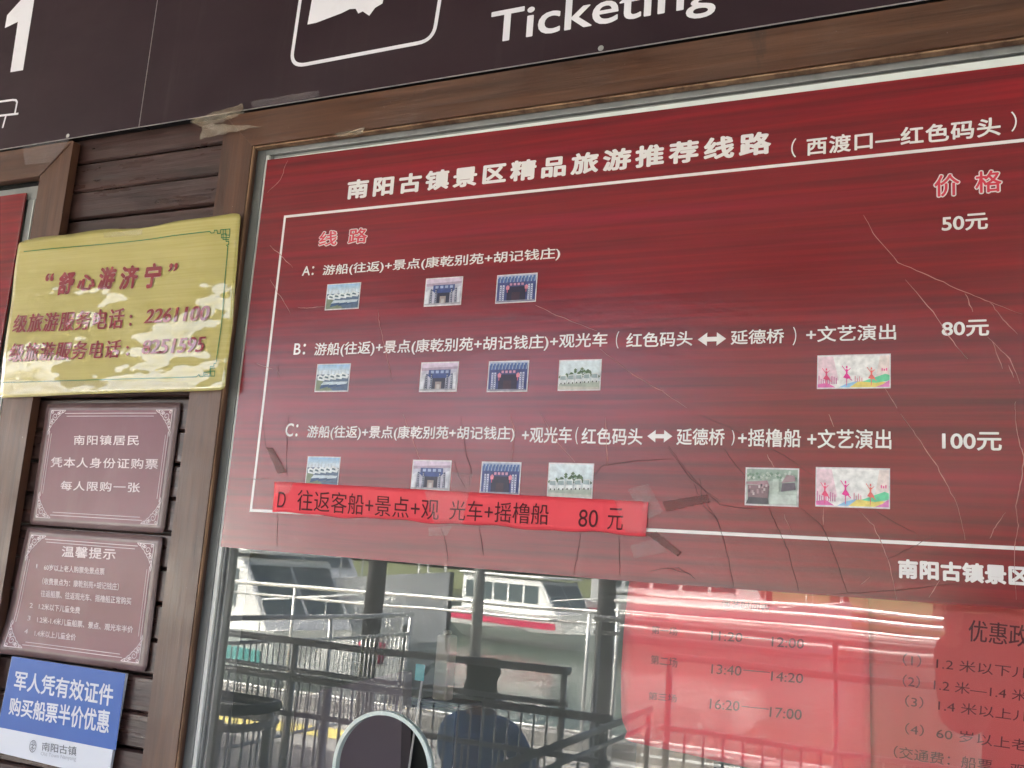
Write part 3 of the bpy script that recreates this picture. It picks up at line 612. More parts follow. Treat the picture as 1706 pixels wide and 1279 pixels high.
# the two faded maroon plaques
def spiral(cx, cz, r, a0, turns, s_=1, n=22): return [(cx+r*(1-.8*k/n)*math.cos(a0+s_*turns*2*math.pi*k/n), cz+r*(1-.8*k/n)*math.sin(a0+s_*turns*2*math.pi*k/n)) for k in range(n+1)]
def corner_curls():              # filigree of the top left corner, unit square, v downwards
    L_ = [[(0, 0), (1, 0)], [(0, 0), (0, 1)], [(1, 0), (.86, .10), (.74, .14), (.66, .24), (.55, .30), (.46, .42), (.38, .48), (.32, .58), (.22, .66), (.14, .80), (0, 1)]]
    L_ += [spiral(.32, .30, .20, .5, 1.4), spiral(.62, .12, .10, 2, 1.3), spiral(.12, .62, .10, 0, 1.3, -1), spiral(.50, .16, .09, 1, 1.2, -1), spiral(.16, .48, .09, 1, 1.2), spiral(.10, .10, .09, 3, 1.2), spiral(.80, .06, .055, 1, 1.1), spiral(.06, .80, .055, 1, 1.1, -1)]
    L_ += [[(.02, .9), (.05, 1.05), (.0, 1.22), (-.04, 1.05), (.02, .9)]]
    return L_
def plaque(label, q, y, surf, texts, base=None):
    o = thing('notice_plaque', label, 'plaque', tuple(q[3]), 'maroon plaques with ornate white corners')
    sheet('plaque_panel', q, surf, M['plaque_rim'], o, 30, 22, .0025, .02)
    def at(u, v): return surf(bil(q, u, v))
    mb = MB(); n = 24; grid = [at(.045+.905*i/n, .055+.885*j/n) for j in range(n+1) for i in range(n+1)]
    mb.add([(p.x, p.y-.0004, p.z) for p in grid], [(j*(n+1)+i, j*(n+1)+i+1, (j+1)*(n+1)+i+1, (j+1)*(n+1)+i) for j in range(n) for i in range(n)])
    mb.build('printed_field', M['plaque'], o, smooth=True)
    mb = MB(); asp = (q[1]-q[0]).length/(q[0]-q[3]).length
    for ins, wd in ((.058, .0011), (.074, .0009)):
        a_, b2 = ins, ins*asp; c_ = .10
        for l in ([(a_+c_, 1-b2), (1-a_-c_, 1-b2)], [(a_+c_, b2), (1-a_-c_, b2)], [(a_, b2+c_*asp), (a_, 1-b2-c_*asp)], [(1-a_, b2+c_*asp), (1-a_, 1-b2-c_*asp)]):
            ribbon(mb, [bil(q, l[0][0]+(l[1][0]-l[0][0])*k/12, l[0][1]+(l[1][1]-l[0][1])*k/12) for k in range(13)], wd, dy=.0008, surf=surf)
    for fx in (0, 1):
        for fz in (0, 1):
            for l in corner_curls():
                pts = []
                for a_, b2 in l:
                    u = .048+a_*.115; v = .060+b2*.115*asp
                    pts.append(bil(q, u if not fx else 1-u, 1-v if not fz else v))
                ribbon(mb, pts, .00115, dy=.0010, surf=surf)
    mb.build('ornate_border', M['plaque_text'], o)
    for s, tq, bold, sp in texts:
        tq = [W(*p, y) for p in tq]; put_text(MB(), s, tq, bold=bold, space=sp, dy=.0006, surf=surf).build('lettering', M['plaque_text'], o)
    return o
YP = -.006
q1 = quad(YP, (78, 672), (301, 670), (272, 888), (48, 873))
plaque('upper maroon plaque of three large text lines, directly below the gold notice', q1, YP, lambda p: Vector((p.x, YP+.0006*math.sin(p.x*20), p.z)), [
    ('南阳镇居民', [c3(*p) for p in ((497, 340), (932, 340), (928, 408), (493, 405))], .012, 1.12), ('凭本人身份证购票', [c3(*p) for p in ((343, 485), (1057, 497), (1053, 567), (337, 553))], .012, 1.12),
    ('每人限购一张', [c3(*p) for p in ((410, 643), (938, 655), (934, 722), (403, 706))], .012, 1.12)])
q2 = quad(YP, (46, 878), (272, 894), (242, 1120), (-1, 1087))
def s2(p):
    d_ = max(0, 1-((p-q2[3]).length/.10)); return Vector((p.x, YP+.0005*math.sin(p.x*17+1)-.012*d_*d_-.001*math.sin(p.z*23), p.z))
plaque('lower maroon plaque headed by four large characters over small print, above the blue sign', q2, YP, s2, [
    ('温馨提示', [c4(*p) for p in ((320, 150), (596, 165), (592, 222), (316, 206))], .014, 1.1),
    ('1', [c4(*p) for p in ((188, 242), (194, 243), (192, 264), (186, 263))], 0, 1), ('60岁以上老人购票免景点票', [c4(*p) for p in ((228, 243), (538, 264), (535, 299), (226, 274))], .012, 1),
    ('（收费景点为：康乾别苑+胡记钱庄）', [c4(*p) for p in ((218, 312), (610, 340), (608, 377), (216, 346))], .012, 1), ('往返船票、往返观光车、摇橹船正常购买', [c4(*p) for p in ((210, 373), (672, 413), (669, 450), (207, 409))], .012, 1),
    ('2', [c4(*p) for p in ((152, 440), (168, 441), (165, 466), (149, 464))], .0, 1), ('1.2米以下儿童免费', [c4(*p) for p in ((199, 440), (409, 461), (406, 496), (196, 473))], .012, 1),
    ('3', [c4(*p) for p in ((141, 505), (156, 506), (153, 530), (138, 529))], .0, 1), ('1.2米-1.4米儿童船票、景点、观光车半价', [c4(*p) for p in ((189, 507), (679, 558), (675, 594), (187, 541))], .012, 1),
    ('4', [c4(*p) for p in ((128, 572), (144, 573), (141, 598), (125, 597))], .0, 1), ('1.4米以上儿童全价', [c4(*p) for p in ((177, 576), (387, 598), (384, 632), (174, 610))], .012, 1)])

# the blue concession sign at the bottom
YU = -.012
uq = quad(YU, (20, 1093), (210, 1122), (180, 1298), (-12, 1251))
us = thing('concession_sign', 'blue and white sign with two rows of bold white characters below the maroon plaques', 'sign', tuple(uq[3]))
mb = MB().prism([(p.x, p.z) for p in uq], YU, YU+.005); mb.build('sign_panel', M['pale'], us, bevel=.0006)
bq = quad(YU, (20, 1093), (210, 1122), (193.5, 1250), (0, 1211.5)); ins_ = Vector((.0007, 0, 0))
mb = MB(); mb.add([(p.x, YU-.0003, p.z) for p in (bq[0]+ins_, bq[1]-ins_, bq[2]-ins_, Vector((uq[3].x+(uq[0].x-uq[3].x)*.25, YU, bq[3].z))+ins_)], [(0, 3, 2, 1)]); mb.build('blue_field', M['blue'], us)
for s, q in (('军人凭有效证件', [(83, 783), (583, 856), (572, 968), (70, 880)]), ('购买船票半价优惠', [(55, 918), (563, 986), (553, 1108), (44, 1008)])):
    put_text(MB(), s, [W(*c4(*p), YU) for p in q], bold=.02, dy=.0003).build('lettering', M['pale'], us)
put_text(MB(), '南阳古镇', [W(*c4(*p), YU) for p in ((216, 1147), (391, 1171), (388, 1218), (213, 1190))], bold=.004).build('lettering', M['ink'], us)
put_text(MB(), 'Old Town Nanyang', [W(*c4(*p), YU) for p in ((209, 1196), (388, 1222), (386, 1250), (207, 1220))], bold=.0).build('lettering', M['ink_pale'], us)
mb = MB(); lc = W(*c4(168, 1169), YU); lr = .0072
ribbon(mb, [lc+Vector((lr*math.cos(k*math.pi/14), 0, lr*1.25*math.sin(k*math.pi/14))) for k in range(28)], .0010, closed=True)
for l in ([(-.8, .1), (-.3, .35), (.1, .1), (.5, .4), (.85, .15)], [(-.6, -.5), (-.1, -.1), (.3, -.45), (.7, -.2)], [(-.3, .9), (.0, .4), (-.1, -.1), (.2, -.9)], [(.1, .8), (.5, .55)], [(-.5, -.8), (-.2, -.5)]):
    ribbon(mb, [lc+Vector((a_*lr, 0, b2*lr*1.2)) for a_, b2 in l], .0009)
mb.build('emblem', M['ink'], us)

# the hand-cut red paper strip with route D, and tape
YR = YB-.0022
rq = quad(YR, (458, 802), (1080, 836), (1076, 893), (455, 853))
def rsurf(p): return Vector((p.x, YR-.0008-.0012*math.sin(p.x*31)*math.sin(p.x*7+1)+.0006*math.sin(p.z*90+p.x*12), p.z))
rs = thing('route_strip', 'bright red paper strip with a handwritten style extra route taped across the maroon board', 'paper strip', tuple(rq[3]))
def redge(p, u, v):
    if v < .001: p = p+Vector((0, 0, .0012*math.sin(u*23)+.0008*math.sin(u*51)))
    return p
sheet('paper', rq, rsurf, M['strip'], rs, 70, 6, .0003, 0, redge)
for s, q in (('D', ((140, 275), (167, 277), (161, 333), (134, 331))), ('往返客船+景点+观', ((207, 267), (710, 302), (705, 377), (204, 342))), ('光车+摇橹船', ((749, 305), (1099, 318), (1096, 394), (742, 375))), ('80', ((1207, 338), (1275, 340), (1272, 403), (1203, 400))), ('元', ((1310, 333), (1364, 335), (1361, 414), (1306, 410)))):
    put_text(MB(), s, [W(*d4(*p), YR) for p in q], dy=.0003, surf=rsurf).build('lettering', M['black_ink'], rs)
def tape(label, pts, y, m, seed, amp=.0016, name='clear_tape'):
    q = quad(y, *pts); 
    def sf(p): return Vector((p.x, y-abs(noise.noise(Vector((p.x*55+seed, seed, p.z*55))))*amp*2.2-.0003, p.z))
    def ed(p, u, v):
        k = .0022; return p+Vector((noise.noise(Vector((v*9, seed, u*3)))*k*(u < .02 or u > .98), 0, noise.noise(Vector((u*14, seed+5, v)))*k*(v < .02 or v > .98)))
    o = sheet(name, q, sf, m, None, 26, 16, .00012, 0, ed); tag(o, label, 'tape', 'scraps of tape'); return o
YTP = YR-.0032
tape('clear tape crossing the middle of the red paper strip', [d4(*p) for p in ((655, 270), (815, 275), (790, 395), (690, 385))], YTP, M['tape'], 1)
tape('clear tape patch on the left end of the red paper strip', [d4(*p) for p in ((128, 238), (192, 246), (172, 282), (124, 280))], YTP, M['tape'], 2)
tape('clear tape patch hanging over the right end of the red paper strip', [d4(*p) for p in ((1330, 305), (1450, 312), (1446, 425), (1370, 420))], YTP, M['tape'], 3)
YTB = YB-.0012
tape('clear tape patch on the maroon board just right of the red paper strip', [d4(*p) for p in ((1375, 268), (1450, 245), (1505, 345), (1452, 375))], YTB, M['tape'], 4)
tape('clear tape patch on the maroon board beside the second gate photo in the lowest row', [d4(*p) for p in ((755, 205), (828, 212), (815, 272), (748, 270))], YTB, M['tape'], 5, .0008)
tape('clear tape scrap just under the middle of the red paper strip', [d4(*p) for p in ((668, 402), (755, 396), (735, 432), (672, 432))], YTB, M['tape'], 6, .0008)
tape('clear tape scrap below the right end of the red paper strip', [d4(*p) for p in ((1388, 465), (1480, 440), (1520, 490), (1400, 512))], YTB, M['tape'], 7)
tape('torn brown tape slanting up to the right of the red paper strip', [d4(*p) for p in ((1500, 310), (1660, 285), (1668, 312), (1515, 345))], YTB, M['tape_brown'], 8, .0008, 'brown_tape')
tape('torn brown tape below the right end of the red paper strip', [d4(*p) for p in ((1440, 425), (1480, 418), (1568, 490), (1555, 505))], YTB, M['tape_brown'], 9, .0012, 'brown_tape')
tape('torn brown tape on the board above the left end of the red strip', [d4(*p) for p in ((92, 118), (118, 120), (165, 205), (135, 212))], YTB, M['tape_brown'], 10, .0008, 'brown_tape')
YTT = YT-.004
tape('crumpled yellowed tape bunched on the mitred corner under the fascia', [c1(*p) for p in ((900, 575), (1150, 490), (1160, 540), (970, 610))], YS-.003, M['tape_old'], 11, .004, 'old_tape')
tape('curled yellowed tape flap below the bunched tape at the mitred corner', [c1(*p) for p in ((960, 600), (1060, 590), (1240, 600), (945, 660))], YTT-.004, M['tape_old'], 12, .004, 'old_tape')
tape('wrinkled clear tape over the dark fascia edge, right of the bunched tape', [c1(*p) for p in ((1190, 480), (1510, 428), (1512, 462), (1200, 510))], YS-.002, M['tape'], 13, .002)
tape('frayed clear tape over the left trim corner', [c1(*p) for p in ((110, 690), (330, 660), (250, 770), (120, 780))], YTT, M['tape'], 14, .002)
tape('ragged tape end under the trim board above the price board', [c1(*p) for p in ((1590, 635), (1730, 600), (1715, 635), (1605, 652))], YTT, M['tape_old'], 15, .002, 'old_tape')
tape('small pale tape scrap on the frame beside the gold notice', [c1(*p) for p in ((1160, 998), (1195, 998), (1190, 1022), (1158, 1022))], YF-.003, M['tape'], 16, .001)
tape('clear tape strip along the lower edge of the gold notice', [c2(*p) for p in ((20, 1100), (1180, 1115), (1190, 1165), (15, 1190))], YG-.012, M['tape'], 17, .002)
tape('clear tape strip along the top edge of the gold notice', [c2(*p) for p in ((650, 180), (900, 158), (890, 190), (655, 212))], YG-.012, M['tape'], 18, .001)

# the sign inside the left window
YL = -.010
lq_x1 = W(30, 400, YL).x
ls = thing('window_poster', 'faded maroon poster edge in the neighbouring window on the far left', 'poster', (lq_x1-.5, YL, 1.42))
zq = W(20, 324, YL).z
MB().prism([(lq_x1-1.0, 1.42), (lq_x1, 1.42), (lq_x1, zq), (lq_x1-1.0, zq)], YL, YL+.003).build('poster_sheet', M['board'], ls)
MB().box(lq_x1-.0022, lq_x1-.0004, YL-.0008, YL-.0002, 1.42, zq-.001).build('poster_edge', M['tape'], ls)

# ------------------------------------------------------------------ notices and things behind the pane
YN = GLASS_Y+.004
n1 = quad(YN, (1052, 940), (1446, 960), (1452, 1325), (1036, 1232))
def nsurf(seed, y): return lambda p: Vector((p.x, y+.002*noise.noise(Vector((p.x*9, seed, p.z*9))), p.z))
def nedge(p, u, v):
    if u < .02: p = p+Vector((-.006*math.sin(v*math.pi)+.012*max(0, .12-v)/.12, 0, 0))
    return p
nt1 = thing('timetable_notice', 'red paper timetable with three show times behind the window glass', 'notice', tuple(n1[3]), 'red notices behind the glass')
f1 = nsurf(3, YN); sheet('paper', n1, f1, M['pinkpaper'], nt1, 30, 20, .0003, .04, nedge)
def NT(parent, s, q, f_, bold=.0, y=YN, **k): put_text(MB(), s, [W(*d3(*p), y) for p in q], bold=bold, surf=f_, dy=.0004, **k).build('lettering', M['pinktext'], parent)
for s, q in (('演艺时间表', ((455, 145), (655, 165), (652, 195), (452, 178))), ('第一场', ((165, 255), (272, 262), (270, 295), (163, 287))), ('第二场', ((162, 375), (272, 388), (270, 428), (160, 412))), ('第三场', ((152, 528), (268, 540), (266, 572), (150, 560))),
             ('11:20', ((412, 275), (541, 285), (538, 322), (409, 314))), ('12:00', ((662, 300), (796, 310), (793, 350), (660, 340))), ('13:40', ((413, 413), (537, 422), (534, 462), (410, 452))), ('14:20', ((660, 443), (793, 454), (790, 493), (657, 482))),
             ('16:20', ((406, 556), (529, 568), (526, 608), (403, 598))), ('17:00', ((655, 590), (787, 602), (784, 645), (652, 632)))):
    NT(nt1, s, q, f1, .0)
for l in ([(548, 302), (655, 311)], [(543, 438), (652, 448)], [(536, 588), (648, 600)]): ribbon(MB(), [W(*d3(*p), YN) for p in l], .0009, surf=f1).build('dash', M['pinktext'], nt1)
n2 = quad(YN+.006, (1440, 960), (2060, 1010), (2070, 1420), (1452, 1330))
nt2 = thing('discount_notice', 'red paper notice listing discounts behind the window glass beside the timetable', 'notice', tuple(n2[3]), 'red notices behind the glass')
YN2 = YN+.006; f2 = nsurf(8, YN2); sheet('paper', n2, f2, M['pinkpaper2'], nt2, 30, 20, .0003)
for s, q in (('优惠政策', ((1478, 228), (1815, 262), (1812, 355), (1474, 318))), ('（1）1.2 米以下儿童免费', ((1205, 368), (1960, 455), (1955, 500), (1203, 418))), ('（2）1.2 米—1.4 米儿童半价', ((1205, 455), (2010, 560), (2005, 605), (1203, 505))), ('（3）1.4 米以上儿童全价', ((1215, 540), (1960, 640), (1955, 685), (1213, 588))),
             ('（4）60 岁以上老人免票', ((1215, 655), (1960, 760), (1955, 810), (1213, 702))), ('（交通费：船票、观光车）', ((1168, 750), (1880, 855), (1875, 905), (1166, 800)))):
    NT(nt2, s, q, f2, .0, YN2, serif=.02 if s[0] != '（' else 0)
tn = quad(YN+.012, (1062, 1215), (1190, 1235), (1185, 1400), (1055, 1390))
o = sheet('card_sheet', tn, nsurf(5, YN+.012), M['tan'], None, 8, 8, .0006); tag(o, 'tan card showing below the red timetable behind the glass', 'card')
# monitor seen from behind through the serving hole
mo = thing('monitor', 'dark monitor back standing on the counter behind the serving hole', 'monitor', (hc.x, .25, ZW0-.012))
mq = quad(.22, (492, 1160), (671, 1118), (671, 1420), (478, 1440))
zc = ZW0-.012
mq[2].z = zc+.06; mq[3].z = zc+.06
MB().prism([(p.x, p.z) for p in mq], .22, .25).build('screen_housing', M['monitor'], mo, bevel=.006)
mx_ = (mq[3].x+mq[2].x)/2
mb = MB().box(mx_-.03, mx_+.03, .228, .246, zc+.004, mq[2].z+.03).box(mx_-.1, mx_+.1, .17, .30, zc+.0005, zc+.008); mb.build('stand', M['black'], mo, bevel=.003)
p = W(735, 1112, .35); cb = MB().box(p.x-.014, p.x+.014, .35, .378, p.z-.055, p.z+.055)
cb.box(p.x-.006, p.x+.006, .356, .372, p.z+.0552, p.z+.063); o = cb.build('carton', M['card'], None, bevel=.004); tag(o, 'slim beige carton standing behind the glass beside the dark desk organiser', 'carton')
p2 = p.copy(); shz = p.z-.056
sf_ = thing('desk_organiser', 'dark desk organiser carrying the beige carton on the counter', 'desk organiser', (p.x, .35, zc))
MB().box(p.x-.04, p.x+.05, .33, .42, shz-.008, shz-.0005).build('shelf', M['black'], sf_, bevel=.002)
mb = MB().box(p.x-.04, p.x-.035, .33, .42, zc+.001, shz-.0082).box(p.x+.045, p.x+.05, .33, .42, zc+.001, shz-.0082); mb.build('side_panel', M['black'], sf_)
MB().box(p.x-.034, p.x+.044, .335, .415, zc+.03, zc+.036).build('tray', M['card'], sf_)
p = W(702, 1120, .14); p.z = p.z
st = thing('card_holder', 'thin white rod holding a small cyan tag beside the serving hole', 'tag holder', (p.x, .14, zc))
MB().tube([(p.x-.03, .14, zc+.002), (p.x+.004, .14, p.z+.01)], .0018, 6).build('rod', M['white_edge'], st)
MB().box(p.x-.009, p.x+.007, .1365, .1378, p.z-.012, p.z+.012).build('tag', M['cyan'], st, bevel=.0006)
MB().tube([(p.x-.03, .14, zc+.0004), (p.x-.03, .14, zc+.006)], [.03, .026], 16).build('base', M['black'], st)

# ------------------------------------------------------------------ people (both seen mirrored in the pane)
def skin(name, verts, edges, radii, m, parent, sub=2, root=0):
    me = bpy.data.meshes.new(name); off = parent.location if parent else Vector()
    me.from_pydata([Vector(v)-off for v in verts], edges, []); o = bpy.data.objects.new(name, me); C.objects.link(o); me.materials.append(m)
    if parent: o.parent = parent
    sk = o.modifiers.new('skin', 'SKIN'); sk.use_smooth_shade = True
    for i, r_ in enumerate(radii):
        d_ = me.skin_vertices[0].data[i]; d_.radius = r_ if isinstance(r_, tuple) else (r_, r_); d_.use_root = (i == root)
    s_ = o.modifiers.new('sub', 'SUBSURF'); s_.levels = s_.render_levels = sub; return o
hd = MIR(803, 1146, 3.7); X0, Y0 = hd.x, -3.7; HZ = hd.z
person = thing('person', 'crouching person with black hair and a blue jacket mirrored low in the pane', 'person', (X0+.05, Y0+.15, 0))
def A(x, y, z): return (X0+x, Y0+y, HZ+z)
FZ = .055-HZ
V = [A(.06, .20, -.60), A(.06, .19, -.45), A(.05, .13, -.30), A(.03, .06, -.18), A(.02, .03, -.10), A(0, 0, .0), A(-.01, -.01, .07),
     A(-.15, .05, -.20), A(-.22, -.08, -.40), A(-.13, -.30, -.38), A(-.11, -.36, -.385),
     A(.21, .07, -.20), A(.28, -.06, -.40), A(.17, -.29, -.38), A(.14, -.35, -.385),
     A(-.04, .16, -.60), A(-.14, -.27, -.42), A(-.13, -.08, FZ+.05), A(-.13, -.24, FZ), A(.16, .16, -.60), A(.24, -.26, -.42), A(.22, -.07, FZ+.05), A(.22, -.23, FZ)]
E_ = [(0, 1), (1, 2), (2, 3), (3, 4), (4, 5), (5, 6), (3, 7), (7, 8), (8, 9), (9, 10), (3, 11), (11, 12), (12, 13), (13, 14), (0, 15), (15, 16), (16, 17), (17, 18), (0, 19), (19, 20), (20, 21), (21, 22)]
Rr = [(.15, .12), (.15, .11), (.15, .11), (.09, .08), .05, (.078, .095), (.06, .075), .058, .045, .034, .03, .058, .045, .034, .03, .085, .065, .045, .04, .085, .065, .045, .04]
skin('body', V, E_, Rr, M['skin'], person)
# jacket: a looser shell over torso and arms
jv = [0, 1, 2, 3, 7, 8, 9, 11, 12, 13]; idx = {k: i for i, k in enumerate(jv)}
je = [(0, 1), (1, 2), (2, 3), (3, 7), (7, 8), (8, 9), (3, 11), (11, 12), (12, 13)]
skin('jacket', [V[k] for k in jv], [(idx[a_], idx[b2]) for a_, b2 in je], [(.175, .145), (.18, .14), (.175, .135), (.10, .095), .078, .064, .05, .078, .064, .05], M['jacket'], person)
jv = [0, 15, 16, 17, 19, 20, 21]; idx = {k: i for i, k in enumerate(jv)}
skin('trousers', [V[k] for k in jv], [(idx[a_], idx[b2]) for a_, b2 in ((0, 15), (15, 16), (16, 17), (0, 19), (19, 20), (20, 21))], [(.16, .13), .10, .08, .06, .10, .08, .06], M['trouser'], person)
skin('hair', [A(.0, .035, -.04), A(.002, .03, .04), A(-.006, .005, .085), A(-.01, -.04, .075)], [(0, 1), (1, 2), (2, 3)], [(.075, .07), (.088, .09), (.078, .07), (.06, .035)], M['hair'], person, root=1)
mb = MB()
for s_ in (-1, 1):
    MB().add([A(s_*.032+dx, -.088+dy_, .012+dz) for dx, dy_, dz in ((-.013, 0, 0), (0, -.006, -.005), (.013, 0, 0), (0, -.006, .006))], [(0, 1, 2, 3)]).build('eye', M['black'], person)
mb = MB(); mb.add([A(-.011, -.09, -.03), A(.011, -.09, -.03), A(0, -.118, -.028), A(0, -.092, .012)], [(0, 2, 3), (2, 1, 3), (0, 1, 2)]); mb.build('nose', M['skin'], person)
for hx, hy, hz, dr in ((-.11, -.36, -.389, .25), (.14, -.35, -.389, -.25)):        # hands: palm, four fingers, thumb
    pv = [A(hx, hy, hz), A(hx, hy-.05, hz-.004), A(hx, hy-.085, hz-.004)]; pe = [(0, 1), (1, 2)]; pr = [(.026, .02), (.036, .014), (.036, .012)]
    for k, (fx_, ln) in enumerate(((-.028, .055), (-.010, .07), (.010, .075), (.028, .06))):
        b0 = len(pv); pv += [A(hx+fx_, hy-.09, hz-.003), A(hx+fx_*1.1, hy-.09-ln*.55, hz+.004), A(hx+fx_*1.15, hy-.09-ln, hz-.012)]; pe += [(2, b0), (b0, b0+1), (b0+1, b0+2)]; pr += [.0095, .0085, .007]
    b0 = len(pv); s_ = 1 if dr > 0 else -1; pv += [A(hx+s_*.04, hy-.04, hz-.004), A(hx+s_*.056, hy-.075, hz-.01)]; pe += [(1, b0), (b0, b0+1)]; pr += [.011, .008]
    skin('hand', pv, pe, pr, M['skin'], person, 1)
# the photographer, standing behind the camera and dimly mirrored in the pane
PXX, PYY = .15, -1.78
ph = thing('person', 'photographer in dark clothes holding up a phone, mirrored across the red discount notice', 'person', (PXX, PYY, 0))
def Bp(x, y, z): return (PXX+x, PYY+y, z)
V2 = [Bp(0, 0, .92), Bp(0, 0, 1.08), Bp(0, .01, 1.24), Bp(0, .0, 1.38), Bp(0, .01, 1.46), Bp(0, .03, 1.56), Bp(0, .03, 1.64),
      Bp(-.19, 0, 1.37), Bp(-.205, .14, 1.14), Bp(-.235, .35, 1.37), Bp(.19, 0, 1.37), Bp(.20, .14, 1.12), Bp(-.06, .36, 1.37),
      Bp(-.10, 0, .86), Bp(-.11, .02, .48), Bp(-.12, -.02, .09), Bp(-.13, .14, .045), Bp(.10, 0, .86), Bp(.11, .02, .48), Bp(.12, -.02, .09), Bp(.13, .14, .045)]
E2 = [(0, 1), (1, 2), (2, 3), (3, 4), (4, 5), (5, 6), (3, 7), (7, 8), (8, 9), (3, 10), (10, 11), (11, 12), (0, 13), (13, 14), (14, 15), (15, 16), (0, 17), (17, 18), (18, 19), (19, 20)]
R2 = [(.15, .11), (.14, .10), (.16, .11), (.11, .08), .055, (.078, .095), (.065, .08), .06, .046, .032, .06, .046, .032, .085, .06, .042, .036, .085, .06, .042, .036]
skin('body', V2, E2, R2, M['skin'], ph)
jv = [1, 2, 3, 7, 8, 9, 10, 11, 12]; idx = {k: i for i, k in enumerate(jv)}
skin('jacket', [Bp(0, 0, .84)]+[V2[k] for k in jv], [(0, 1)]+[(idx[a_]+1, idx[b2]+1) for a_, b2 in ((1, 2), (2, 3), (3, 7), (7, 8), (8, 9), (3, 10), (10, 11), (11, 12))], [(.19, .15), (.18, .14), (.19, .14), (.13, .105), .08, .066, .045, .08, .066, .045], M['trouser'], ph)
jv = [0, 13, 14, 15, 17, 18, 19]; idx = {k: i for i, k in enumerate(jv)}
skin('trousers', [V2[k] for k in jv], [(idx[a_], idx[b2]) for a_, b2 in ((0, 13), (13, 14), (14, 15), (0, 17), (17, 18), (18, 19))], [(.165, .125), .10, .075, .06, .10, .075, .06], M['trouser'], ph)
skin('hair', [Bp(0, -.01, 1.52), Bp(0, .0, 1.60), Bp(0, .02, 1.68), Bp(0, .07, 1.68)], [(0, 1), (1, 2), (2, 3)], [.075, (.088, .095), (.08, .085), (.06, .035)], M['hair'], ph, root=1)
mb = MB()
for s_ in (-1, 1): MB().add([Bp(s_*.032+dx, .128+dy_, 1.585+dz) for dx, dy_, dz in ((-.013, 0, 0), (0, .005, -.005), (.013, 0, 0), (0, .005, .006))], [(3, 2, 1, 0)]).build('eye', M['black'], ph)
MB().add([Bp(-.011, .12, 1.54), Bp(.011, .12, 1.54), Bp(0, .152, 1.542), Bp(0, .124, 1.585)], [(0, 3, 2), (2, 3, 1), (0, 2, 1)]).build('nose', M['skin'], ph)
for s_ in (-1, 1):
    hx, hy, hz = s_*.085-.145, .36, 1.40
    pv = [Bp(hx, hy-.02, hz-.02), Bp(hx, hy+.03, hz+.03), Bp(hx-s_*.01, hy+.06, hz+.06)]; pe = [(0, 1), (1, 2)]; pr = [.028, (.018, .036), (.014, .034)]
    for k in range(4):
        b0 = len(pv); z_ = hz+.04+k*.019; pv += [Bp(hx-s_*.004, hy+.085, z_), Bp(hx-s_*.02, hy+.105, z_+.006), Bp(hx-s_*.045+s_*.004*k, hy+.104, z_+.008)]; pe += [(2, b0), (b0, b0+1), (b0+1, b0+2)]; pr += [.0095, .0088, .007]
    b0 = len(pv); pv += [Bp(hx-s_*.028, hy+.055, hz+.075), Bp(hx-s_*.045, hy+.062, hz+.10)]; pe += [(1, b0), (b0, b0+1)]; pr += [.011, .008]
    skin('hand', pv, pe, pr, M['skin'], ph, 1)
PXX = .005
phn = thing('phone', 'dark phone held upright by the photographer mirrored in the glass', 'phone', (PXX, PYY+.45, 1.43))
MB().box(PXX-.075, PXX+.075, PYY+.448, PYY+.456, 1.43, 1.505).build('case', M['black'], phn, bevel=.003)
MB().box(PXX-.06, PXX-.035, PYY+.4562, PYY+.459, 1.47, 1.495).build('lens', M['boat_glass'], phn, bevel=.001)
# ------------------------------------------------------------------ what the glass mirrors: paving, queue rails, canopy, boats, lake, trees
def struct(name, mb, m):
    o = mb.build(name, m); o['kind'] = 'structure'; return o
QUAY = -7.4
struct('paving', MB().box(-40, 40, QUAY, 6, -.6, 0), M['concrete'])
struct('kerb', MB().box(-40, 40, QUAY, QUAY+.35, .004, .12), M['concrete'])
struct('yellow_line', MB().add([(-14, -6.3, .004), (-4.4, -6.3, .004), (-4.4, -5.9, .004), (-14, -5.9, .004)], [(0, 1, 2, 3)]), M['yellow'])
struct('water', MB().add([(-400, QUAY-.01, -.45), (400, QUAY-.01, -.45), (400, -70, -.45), (-400, -70, -.45)], [(0, 3, 2, 1)]), M['water'])
struct('bank', MB().box(-400, 400, -900, -69, -1.5, -.2), M['earth'])
cn = thing('canopy', 'broad grey sheet metal canopy roof over the queue lanes in front of the booth', 'canopy', (0, -3, 3.2))
RD = -4.1
mb = MB()
for i in range(50): mb.box(-12+i*.48, -12+i*.48+.30, RD, -.02, 3.20, 3.23); mb.box(-12+i*.48+.302, -12+(i+1)*.48-.002, RD, -.02, 3.225, 3.262)
mb.box(-12, 12, RD, 2.9, 3.27, 3.30)
mb.build('roof_sheet', M['roofmetal'], cn)
mb = MB()
for y in (RD+.1, RD/2, -.4): mb.box(-12, 12, y-.05, y+.05, 3.02, 3.198)
mb.box(-12, 12, RD-.06, RD-.002, 2.78, 3.19)  # drop along the edge, added to lower the sky gap the board reflects
mb.build('beam', M['pillar'], cn)
